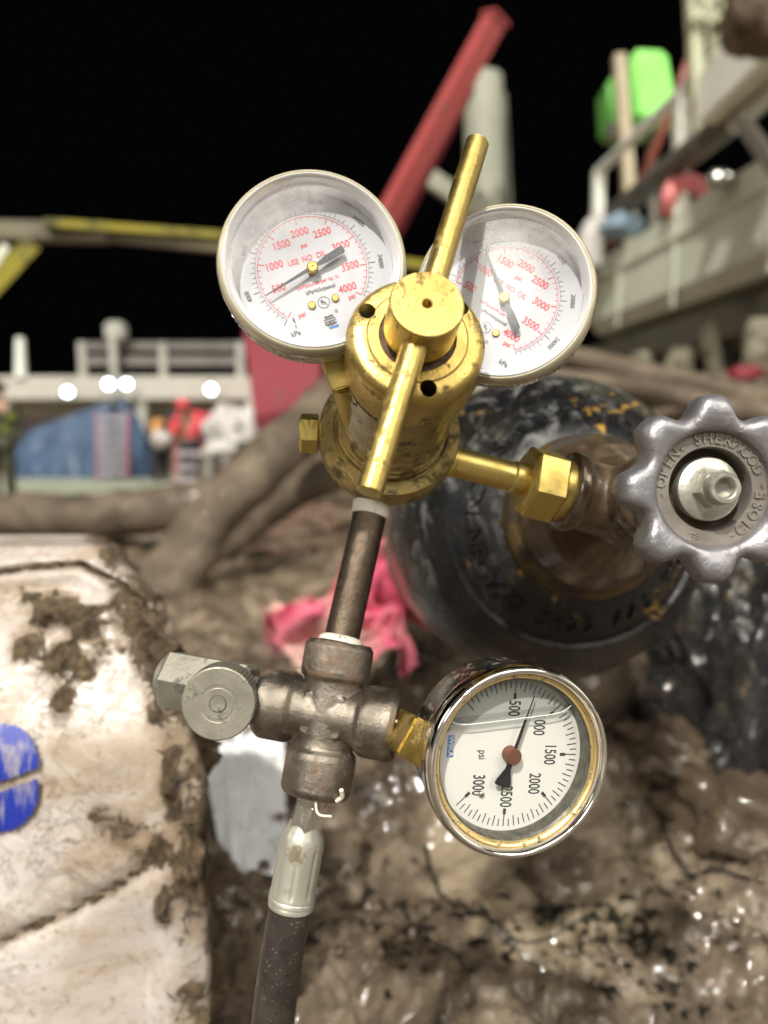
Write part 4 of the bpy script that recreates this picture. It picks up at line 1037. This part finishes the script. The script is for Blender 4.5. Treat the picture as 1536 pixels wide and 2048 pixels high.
def person(name, label, loc, face, h, jacket, trousers, pose, hat=None, patch=None):
    """skinned figure; pose: dict of joint offsets in units of height"""
    t = thing('person', label, 'person', Matrix.Translation(loc) @ Matrix.Rotation(face, 4, 'Z'))
    J = dict(hip=(0, 0, .52), waist=(0, 0, .60), chest=(0, 0, .73), neck=(0, 0, .83), head=(0, -.005, .885), top=(0, -.005, .95),
             shl=(.105, 0, .80), ell=(.135, .01, .63), wrl=(.12, -.06, .48), shr=(-.105, 0, .80), elr=(-.135, .01, .63), wrr=(-.12, -.06, .48),
             hil=(.05, 0, .50), knl=(.058, -.01, .28), anl=(.06, .01, .045), tol=(.065, -.075, .02), hir=(-.05, 0, .50), knr=(-.058, -.01, .28), anr=(-.06, .01, .045), tor=(-.065, -.075, .02))
    J.update(pose)
    def skin(nm, joints, edges, rad, mat):
        me = bpy.data.meshes.new(nm); ks = list(joints); me.from_pydata([Vector(J[k])*h for k in ks], [(ks.index(a), ks.index(b_)) for a, b_ in edges], [])
        ob = bpy.data.objects.new(nm, me); col.objects.link(ob); ob.modifiers.new('s', 'SKIN'); ob.modifiers.new('u', 'SUBSURF').levels = 2
        for i, k in enumerate(ks):
            sv = me.skin_vertices[0].data[i]; sv.radius = (rad[k][0]*h, rad[k][1]*h); sv.use_root = (i == 0)
        m_ = evalmesh(ob); bpy.data.objects.remove(ob); m_.materials.clear(); m_.materials.append(mat); m_.shade_smooth()
        return obj(nm, m_, mat, t, None, 0)
    R_ = dict(hip=(.085, .065), waist=(.078, .058), chest=(.095, .065), neck=(.034, .034), head=(.046, .055), top=(.036, .044), shl=(.042, .042), ell=(.030, .030), wrl=(.020, .020), shr=(.042, .042), elr=(.030, .030), wrr=(.020, .020),
              hil=(.058, .058), knl=(.040, .040), anl=(.027, .027), tol=(.024, .018), hir=(.058, .058), knr=(.040, .040), anr=(.027, .027), tor=(.024, .018))
    E_ = [('hip', 'waist'), ('waist', 'chest'), ('chest', 'neck'), ('neck', 'head'), ('head', 'top'), ('chest', 'shl'), ('shl', 'ell'), ('ell', 'wrl'), ('chest', 'shr'), ('shr', 'elr'), ('elr', 'wrr'),
          ('hip', 'hil'), ('hil', 'knl'), ('knl', 'anl'), ('anl', 'tol'), ('hip', 'hir'), ('hir', 'knr'), ('knr', 'anr'), ('anr', 'tor')]
    skin('body', R_, E_, R_, M['p_skin'])
    R2 = {k: (a+.010, b_+.010) for k, (a, b_) in R_.items()}
    up = ['hip', 'waist', 'chest', 'shl', 'ell', 'wrl', 'shr', 'elr', 'wrr']
    skin('jacket', up, [e_ for e_ in E_ if e_[0] in up and e_[1] in up], R2, jacket)
    lo = ['hip', 'hil', 'knl', 'anl', 'tol', 'hir', 'knr', 'anr', 'tor']
    skin('trousers', lo, [e_ for e_ in E_ if e_[0] in lo and e_[1] in lo], R2, trousers)
    if hat:
        b2 = bmesh.new(); c_ = Vector(J['head'])*.35*h + Vector(J['top'])*.65*h
        lathe(b2, [(.085*h, -.01*h), (.062*h, .0), (.060*h, .02*h), (.045*h, .045*h), (.02*h, .058*h), (0, .06*h)], 32, Matrix.Translation(c_)); obj('hard_hat', b2, hat, t)
    if patch:
        for x, z in ((-.02, .74), (.10, .70), (.06, .60)):
            b2 = bmesh.new(); box(b2, (x*h, -.082*h, z*h), (.07*h, .02*h, .05*h), None, .005*h); obj('reflective_patch', b2, patch, t)
def gp(px, d): p = P(px, 1005, d); return Vector((p.x, p.y, 0))
person('person', 'person in dark olive coveralls with yellow patches standing at the left edge', gp(8, 11.6), .2, 1.88, M['p_olive'], M['p_olive'], dict(), M['p_olive'], M['p_patch'])
person('person', 'person in bright red top standing behind the short ladder', gp(388, 13.9), -.3, 1.75, M['p_redcloth'], M['p_black'],
       dict(chest=(0, -.05, .72), neck=(.0, -.11, .81), head=(0, -.15, .85), top=(0, -.18, .91), shl=(.105, -.06, .79), ell=(.14, -.13, .66), wrl=(.08, -.22, .6), shr=(-.105, -.06, .79), elr=(-.14, -.13, .66), wrr=(-.08, -.22, .6)), M['p_redcloth'])
person('person', 'person in an orange top leaning beside the blue tarp', gp(322, 14.4), .8, 1.65, M['p_orange'], M['p_black'],
       dict(chest=(0, -.10, .70), neck=(0, -.19, .77), head=(0, -.24, .79), top=(0, -.29, .84), shl=(.105, -.12, .76), ell=(.13, -.18, .62), wrl=(.1, -.24, .5), shr=(-.105, -.12, .76), elr=(-.13, -.18, .62), wrr=(-.1, -.24, .5)), M['p_black'])
def lumpy(px, py, d, r, sq, mat, name, label, cat, seed, group=None):
    b2 = bmesh.new(); bmesh.ops.create_icosphere(b2, subdivisions=4, radius=r); sx_, sz_ = sq
    for v in b2.verts:
        q_ = v.co.normalized(); v.co = Vector((v.co.x*sx_, v.co.y, v.co.z*sz_))*(1+.25*noise.fractal(q_*1.5+Vector((seed, 0, 0)), .9, 2, 4))
    o = obj(name, b2, mat, None, Matrix.Translation(P(px, py, d)), 180); return tag(o, label, cat, group)
for i, (x, y, d, r, sq, lb) in enumerate(((408, 885, 14.2, .33, (.8, 1.2), 'white sack standing just right of the short ladder'), (440, 900, 13.6, .26, (1.2, .8), 'low white sack nearest among the piled sacks'), (452, 858, 15, .40, (.9, 1.2), 'tall white sack at the back of the pile'),
                                       (492, 862, 15.2, .36, (.8, 1.3), 'white sack beside the dark red crane body'), (470, 895, 14.2, .26, (1, 1), 'small white sack between the larger ones'))):
    lumpy(x, y, d, r, sq, M['p_bag'], 'sack', lb, 'sack', i*2.3, 'white sacks piled by the deckhouse')
lumpy(322, 878, 13.9, .17, (1.1, .9), M['p_bag'], 'bucket', 'small white bundle held low beside the tarp', 'bundle', 21)
for i, (x, y, d, lb) in enumerate(((420, 935, 9.5, 'dark steel drum left of three below the sacks'), (455, 925, 9.6, 'dark steel drum in the middle of three'), (500, 905, 9.6, 'dark steel drum right of three near the hose'))):
    bm = bmesh.new(); p = P(x, y, d); lathe(bm, [(0, -.5), (.18, -.5), (.18, -.2), (.188, -.19), (.18, -.18), (.18, .12), (.16, .14), (.06, .15), (0, .15)], 40); o = obj('drum', bm, M['p_steel'] , None, Matrix.Translation(p)); tag(o, lb, 'drum', 'drums below the sacks')
lumpy(430, 838, 16.2, .35, (1.6, .35), M['p_redcloth'], 'bundle', 'flat red bundle on top of the white sacks', 'bundle', 31)

# yellow gantry
yg = thing('gantry', 'yellow and dirty grey gantry beam across the night sky', 'gantry', Matrix.Translation(P(0, 470, 7)))
bm = bmesh.new(); bar(bm, P(-300, 458, 7), P(215, 466, 7.2), .20, .15); obj('beam', bm, simple('dirty_beam', (.12, .105, .07), (.20, .185, .12), 3, (.5, .7)), yg, I(), 0)
bm = bmesh.new(); bar(bm, P(90, 447, 6.98), P(440, 472, 7.4), .14, .06); bar(bm, P(440, 472, 7.4), P(900, 540, 8.6), .14, .08); obj('top_flange', bm, M['p_yellow'], yg, I(), 0)
bm = bmesh.new(); bar(bm, P(215, 468, 7.2), P(445, 492, 7.45), .12, .12); obj('web', bm, simple('dark_web', (.10, .09, .05), (.16, .14, .08), 3, (.5, .7)), yg, I(), 0)
bm = bmesh.new(); bar(bm, P(62, 488, 7), P(-150, 720, 6.6), .15, .15); obj('brace', bm, M['p_yellow'], yg, I(), 0)
bm = bmesh.new(); bar(bm, P(12, 492, 7.0), P(-60, 590, 6.9), .07, .07); obj('strut', bm, M['p_white'], yg, I(), 0)
bm = bmesh.new(); bar(bm, P(-290, 460, 7.1), P(-290, 1180, 7.1), .3, .3); obj('leg', bm, M['p_yellow'], yg, I(), 0)
# crane
cn = thing('crane', 'red crane boom on a dark red body rising behind the gauges', 'crane', Matrix.Translation(P(560, 950, 9)))
bm = bmesh.new(); a, b_ = P(705, 560, 8.4), P(983, 52, 8.0); bar(bm, a, b_+(b_-a)*.02, .20, .22, Vector((.75, -1, 0)), .01); obj('boom', bm, M['p_red'], cn, I(), 0)
bm = bmesh.new(); m_ = frame(P(1000, 78, 8.1), b_-a, Vector((.6, -1, 0))); m_ = frame(b_+(b_-a)*.012, b_-a, Vector((.75, -1, 0))); box(bm, (0, 0, .04), (.24, .26, .05), m_, .01); obj('boom_head', bm, M['p_red'], cn, I(), 0)
bm = bmesh.new(); bar(bm, P(740, 560, 8.8), P(935, 175, 8.4), .10, .2, Vector((.6, -1, 0))); obj('lower_flange', bm, M['p_darkred'], cn, I(), 0)
bm = bmesh.new()
q = [P(487, 660, 9), P(640, 640, 9), P(640, 860, 9), P(512, 862, 9)]; n_ = Vector((0, .9, 0))
vs = [bm.verts.new(p) for p in q] + [bm.verts.new(p+n_) for p in q]
for f in ((0, 1, 2, 3), (7, 6, 5, 4), (0, 4, 5, 1), (1, 5, 6, 2), (2, 6, 7, 3), (3, 7, 4, 0)): bm.faces.new([vs[i] for i in f])
bar(bm, P(600, 700, 9.2), P(712, 545, 8.7), .3, .4); obj('crane_body', bm, M['p_darkred'], cn, I(), 0)
bm = bmesh.new(); bar(bm, P(575, 860, 9.4), P(575, 1060, 9.4), .5, .5); obj('pedestal', bm, M['p_darkred'], cn, I(), 0)
ml = thing('king_post', 'tall pale grey round steel column behind the red boom', 'column', Matrix.Translation(P(975, 430, 9.5)))
bm = bmesh.new(); tube(bm, [P(966, 158, 9.5), P(972, 420, 9.5), P(980, 900, 9.5)], .245, 40); obj('column', bm, M['p_grey'], ml, I())
bm = bmesh.new(); tube(bm, [P(1006, 190, 9.9), P(1018, 420, 9.9), P(1030, 900, 9.9)], .05, 16); obj('side_pipe', bm, M['p_darkpipe'], ml, I())
bm = bmesh.new(); bar(bm, P(850, 350, 9.2), P(960, 425, 9.3), .14, .2); obj('strut', bm, M['p_grey'], ml, I(), 0)
# vessel side at the right, built in world metres relative to the eye
def E(x, y, z): return Vector((x, y, EYE+z))
vs_ = thing('vessel_side', 'sage green steel vessel side slanting in from the right', 'ship side', Matrix.Translation(E(2.6, 7, 1.2)))
def xw(y): return 2.41 + (9.2-y)*.075
bm = bmesh.new()
ys = [2.0, 3, 4, 5, 6, 7, 8, 9.2]
prof = lambda y: [(0, 1.92), (0.0, 1.90), (0, 1.55), (0, 1.26), (.10, 1.12), (.6, 1.0), (1.6, .92), (1.6, 1.92)]
rows = [[bm.verts.new(E(xw(y)+dx, y, z)) for dx, z in prof(y)] for y in ys]
for A, B in zip(rows, rows[1:]):
    for i in range(len(A)): j = (i+1) % len(A); bm.faces.new([A[i], A[j], B[j], B[i]])
bm.faces.new(rows[0]); bm.faces.new(rows[-1][::-1]); obj('bulwark', bm, M['p_hull'], vs_, I(), 0)
for y in (7.0, 5.5, 4.2, 8.3):
    bm = bmesh.new(); box(bm, (xw(y)-.012, y, EYE+1.50), (.02, .05, .80)); obj('stiffener', bm, M['p_hull'], vs_, I(), 0)
bm = bmesh.new(); bar(bm, E(xw(9.2)-.015, 9.2, 1.70), E(xw(2)-.015, 2, 1.70), .02, .04); obj('weld_seam', bm, M['p_hull'], vs_, I(), 0)
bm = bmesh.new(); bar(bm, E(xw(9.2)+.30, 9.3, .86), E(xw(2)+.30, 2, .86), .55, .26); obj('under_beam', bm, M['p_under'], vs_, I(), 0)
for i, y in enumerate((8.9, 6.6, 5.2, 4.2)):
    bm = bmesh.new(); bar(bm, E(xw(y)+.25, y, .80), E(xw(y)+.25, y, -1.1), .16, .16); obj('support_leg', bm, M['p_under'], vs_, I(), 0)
bm = bmesh.new(); box(bm, (5.3, 9.6, EYE-.25), (6.0, .1, 1.9)); obj('rear_plating', bm, simple('shaded_tan_plate', (.07, .062, .045), (.13, .115, .085), 1.5, (.6, .8)), vs_, I(), 0)
for i, (x, y0, y1, w, tl, d_, lb) in enumerate(((1288, 705, 770, 44, -8, 5.8, 'short pale muddy fender roll, farthest left under the vessel side'), (1352, 700, 790, 60, 14, 5.4, 'wide pale muddy fender roll leaning left under the vessel side'),
        (1432, 648, 800, 40, -22, 4.9, 'tall narrow muddy fender roll leaning right under the vessel side'), (1515, 640, 820, 66, 10, 4.4, 'large muddy fender roll at the right edge under the vessel side'))):
    bm = bmesh.new(); a, b_ = P(x+tl, y0, d_), P(x-tl, y1+30, d_); rr_ = w/F*d_*.5
    tube(bm, [a*(1-k/12)+b_*(k/12) for k in range(13)], [rr_*(.45+.55*math.sin(PI*min(1, (k+1.5)/9)) if k < 4 else 1) for k in range(13)], 24, True, lambda i_, k_, p, q: 1+.22*noise.noise((p+q*.2)*5))
    one('fender', bm, M['p_fender'], lb, 'fender', 180, 'fender rolls under the vessel side')
lumpy(1490, 748, 4.2, .07, (1.3, .7), M['p_darkred'], 'cap', 'small dull red bundle among the fenders', 'bundle', 77)
# railing
hr = thing('handrail', 'white tubular handrail along the top of the vessel side', 'railing', Matrix.Translation(E(2.45, 8, 1.9)))
for y in (9.2, 7.1, 5.0, 3.4):
    bm = bmesh.new(); bar(bm, E(xw(y)+.06, y, 1.88), E(xw(y)+.06, y, 2.95), .12, .12); obj('post', bm, M['p_white'], hr, I(), 0)
bm = bmesh.new(); tube(bm, [E(xw(9.25)+.06, 9.25, 2.97), E(xw(6)+.06, 6, 2.97), E(xw(2.5)+.06, 2.5, 2.97)], .055, 16); obj('rail', bm, M['p_white'], hr, I())
bm = bmesh.new(); tube(bm, [E(xw(9.6)+.02, 9.6, 2.30), E(xw(7)+.0, 7, 2.34), E(xw(2.5)+.0, 2.5, 2.40)], .11, 24); one('deck_pipe', bm, M['p_darkpipe'], 'dark grey pipe running along above the vessel side', 'pipe', 180)
# cream mast frame and pale beam
ma = thing('lattice_mast', 'cream painted lattice mast at the upper right', 'mast', Matrix.Translation(E(2.6, 6.2, 1.9)))
for (px, d_, w, y0, y1) in ((1380, 6.25, .10, -300, 300), (1406, 6.9, .035, -300, 200), (1440, 6.3, .06, -300, 200)):
    bm = bmesh.new(); bar(bm, P(px-12, y0, d_), P(px+22, y1, d_), w, w); obj('upright', bm, M['p_cream'], ma, I(), 0)
for (a, b_) in (((1380, 40), (1452, -25)), ((1378, 20), (1470, 60)), ((1425, 118), (1470, 40)), ((1375, -60), (1440, 40)), ((1420, 100), (1440, 70))):
    bm = bmesh.new(); bar(bm, P(*a, 6.15), P(*b_, 6.05), .04, .04); obj('lacing', bm, M['p_cream'], ma, I(), 0)
bm = bmesh.new(); bar(bm, E(2.53, 6.15, 2.50), E(2.53, 4.95, 2.50), .34, .30, Vector((1, 0, 0))); one('beam', bm, M['p_beam'], 'pale cream square beam running overhead beside the mast', 'beam', 0)
bm = bmesh.new(); tube(bm, [E(2.60, 6.0, 2.26), E(2.62, 4.5, 2.26), E(2.62, 3.0, 2.26)], .05, 16); one('conduit', bm, M['p_white'], 'thin light conduit below the pale square beam', 'conduit', 180)
bm = bmesh.new(); bar(bm, P(1480, 235, 5.2), P(1560, 350, 4.9), .08, .08); one('stay', bm, M['p_darkpipe'], 'grey slanting stay below the pale beam', 'stay', 0)
# green tank on its stand
gt = thing('tank', 'bright green plastic tank on a cream post above the vessel', 'tank', Matrix.Translation(P(1300, 200, 9.4)))
def gpoly(pts, d, dep, nm, mat):
    b2 = bmesh.new(); q = [P(x, y, d) for x, y in pts]; n_ = len(q); A = [b2.verts.new(p) for p in q]; B = [b2.verts.new(p+Vector((0, dep, 0))) for p in q]
    b2.faces.new(A); b2.faces.new(B[::-1])
    for i in range(n_): b2.faces.new([A[i], B[i], B[(i+1) % n_], A[(i+1) % n_]])
    bmesh.ops.recalc_face_normals(b2, faces=b2.faces[:]); bmesh.ops.bevel(b2, geom=b2.edges[:], offset=.05, segments=3, affect='EDGES')
    return obj(nm, b2, mat, gt, I(), 60)
gpoly([(1268, 95), (1335, 98), (1347, 160), (1350, 215), (1330, 242), (1270, 235)], 9.4, .8, 'tank_shell', M['p_green'])
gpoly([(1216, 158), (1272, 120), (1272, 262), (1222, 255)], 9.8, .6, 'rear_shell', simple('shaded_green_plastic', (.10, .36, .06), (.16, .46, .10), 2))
gpoly([(1330, 190), (1362, 198), (1372, 225), (1352, 246), (1322, 240)], 9.3, .4, 'spout', M['p_green'])
bm = bmesh.new(); bar(bm, P(1238, 112, 9.1), P(1256, 352, 9.1), .13, .13); bar(bm, P(1256, 352, 9.1), P(1262, 560, 9.1), .13, .13); obj('post', bm, simple('tan_post', (.36, .30, .20), (.46, .40, .28), 3), gt, I(), 0)
bm = bmesh.new(); bar(bm, P(1216, 262, 9.9), P(1345, 250, 9.9), .12, .2); bar(bm, P(1300, 255, 9.9), P(1310, 560, 9.9), .1, .1); obj('stand', bm, M['p_darkpipe'], gt, I(), 0)
bm = bmesh.new(); tube(bm, [P(1215, 495, 8.3), P(1262, 405, 8.0), P(1320, 275, 7.8), P(1385, 105, 7.4)], .045, 12); one('hose_line', bm, paint('rust_red_hose', (.26, .07, .05)), 'rust red line slanting up past the green tank', 'line', 180)
hose('pink_hose', [P(1335, 425, 6.9), P(1338, 395, 6.8), P(1352, 368, 6.8), P(1385, 366, 6.6), P(1418, 388, 6.4)], .07, 'short pink hose arching over the vessel side', 'hose', M['p_pink'], 0, .03, 20, 8)
lumpy(1245, 452, 7.9, .18, (1.2, .75), M['p_bluebundle'], 'rope_bundle', 'blue rope bundle on the vessel side', 'rope', 41)
hose('white_hose', [P(1182, 540, 8.4), P(1180, 480, 8.4), P(1195, 452, 8.4), P(1225, 445, 8.3)], .13, 'bent white hose left of the blue rope bundle', 'hose', M['p_bag'], 0, .05, 20, 8)
bm = bmesh.new(); m_ = Matrix.Translation(P(1440, 360, 5.8)); bmesh.ops.create_uvsphere(bm, u_segments=32, v_segments=16, radius=.09, matrix=m_ @ Matrix.Diagonal((1.3, 1, .9, 1))); one('float', bm, M['p_steel'], 'small shiny round float resting on the vessel edge', 'float', 180)
o = lumpy(1520, 5, 3.6, .20, (.85, 1.2), M['mud_dry'], 'muddy_lump', 'brown mud caked lump hanging at the top right corner', 'mud lump', 51)
bm = bmesh.new(); tube(bm, [P(1520, -60, 3.6), P(1530, -500, 3.7)], .02, 10); one('hanging_rope', bm, M['hose_mud'], 'muddy rope holding the mud lump at the top right', 'rope', 180)

# ------------------------------------------------------------------ night sky, unseen floodlights and added bright patches for fill and reflections
wd = bpy.data.worlds.new('World'); sc.world = wd; wd.use_nodes = True
nt = wd.node_tree; nt.nodes.clear()
def wn(t, **k):
    nd = nt.nodes.new(t)
    for a, v in k.items(): setattr(nd, a, v)
    return nd
def wm(op, a, b_=0.):
    nd = wn('ShaderNodeMath', operation=op)
    for sck, v in zip(nd.inputs, (a, b_)):
        if isinstance(v, (int, float)): sck.default_value = v
        else: nt.links.new(v, sck)
    return nd.outputs[0]
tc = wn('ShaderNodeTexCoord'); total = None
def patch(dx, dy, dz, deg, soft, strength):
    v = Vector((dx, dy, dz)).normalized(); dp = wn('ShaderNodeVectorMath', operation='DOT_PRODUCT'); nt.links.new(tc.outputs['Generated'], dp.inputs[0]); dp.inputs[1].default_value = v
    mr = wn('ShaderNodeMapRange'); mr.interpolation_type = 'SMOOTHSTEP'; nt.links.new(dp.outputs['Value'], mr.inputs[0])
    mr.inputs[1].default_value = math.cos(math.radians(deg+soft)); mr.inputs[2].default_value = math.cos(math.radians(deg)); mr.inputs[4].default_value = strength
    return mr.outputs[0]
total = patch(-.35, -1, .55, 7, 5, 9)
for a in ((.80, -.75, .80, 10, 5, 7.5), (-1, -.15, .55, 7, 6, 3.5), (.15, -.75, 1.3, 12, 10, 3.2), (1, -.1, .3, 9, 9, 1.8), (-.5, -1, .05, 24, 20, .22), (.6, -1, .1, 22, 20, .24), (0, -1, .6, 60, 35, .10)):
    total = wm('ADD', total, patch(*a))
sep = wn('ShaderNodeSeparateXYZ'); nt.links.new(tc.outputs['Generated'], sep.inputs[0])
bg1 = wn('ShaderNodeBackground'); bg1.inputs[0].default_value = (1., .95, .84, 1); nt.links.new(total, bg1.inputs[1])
sky = wn('ShaderNodeTexSky'); sky.sky_type = 'NISHITA'; sky.sun_disc = False; sky.sun_elevation = math.radians(2); sky.air_density = .4
bg2 = wn('ShaderNodeBackground'); bg2.inputs[0].default_value = (.0013, .0011, .0013, 1); bg2.inputs[1].default_value = 1.
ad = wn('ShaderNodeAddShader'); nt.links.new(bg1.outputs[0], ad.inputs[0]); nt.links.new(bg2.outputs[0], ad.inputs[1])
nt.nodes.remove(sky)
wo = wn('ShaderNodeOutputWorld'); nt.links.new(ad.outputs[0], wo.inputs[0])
wd.cycles.sampling_method = 'MANUAL'; wd.cycles.sample_map_resolution = 1024

sl = bpy.data.lights.new('flood_key', 'SUN'); sl.energy = 3.8; sl.angle = math.radians(1.6); sl.color = (1, .95, .86)
so = bpy.data.objects.new('flood_key', sl); col.objects.link(so)
sd = Vector((-.27, -.76, .90)).normalized(); so.rotation_euler = sd.to_track_quat('Z', 'Y').to_euler()

cam = bpy.data.cameras.new('camera'); co = bpy.data.objects.new('camera', cam); col.objects.link(co); co.matrix_world = CAM
cam.sensor_fit = 'VERTICAL'; cam.sensor_height = 34.6; cam.sensor_width = 25.95; cam.lens = 34.6/2048*F
cam.clip_start = .02; cam.clip_end = 600
cam.dof.use_dof = True; cam.dof.focus_distance = .275; cam.dof.aperture_fstop = 5.9
sc.camera = co
sc.view_settings.view_transform = 'Standard'; sc.view_settings.look = 'None'; sc.view_settings.exposure = 0
sc.cycles.max_bounces = 8; sc.cycles.transparent_max_bounces = 12; sc.cycles.use_denoising = True
sc.cycles.sample_clamp_indirect = 6; sc.cycles.caustics_reflective = False; sc.cycles.caustics_refractive = False
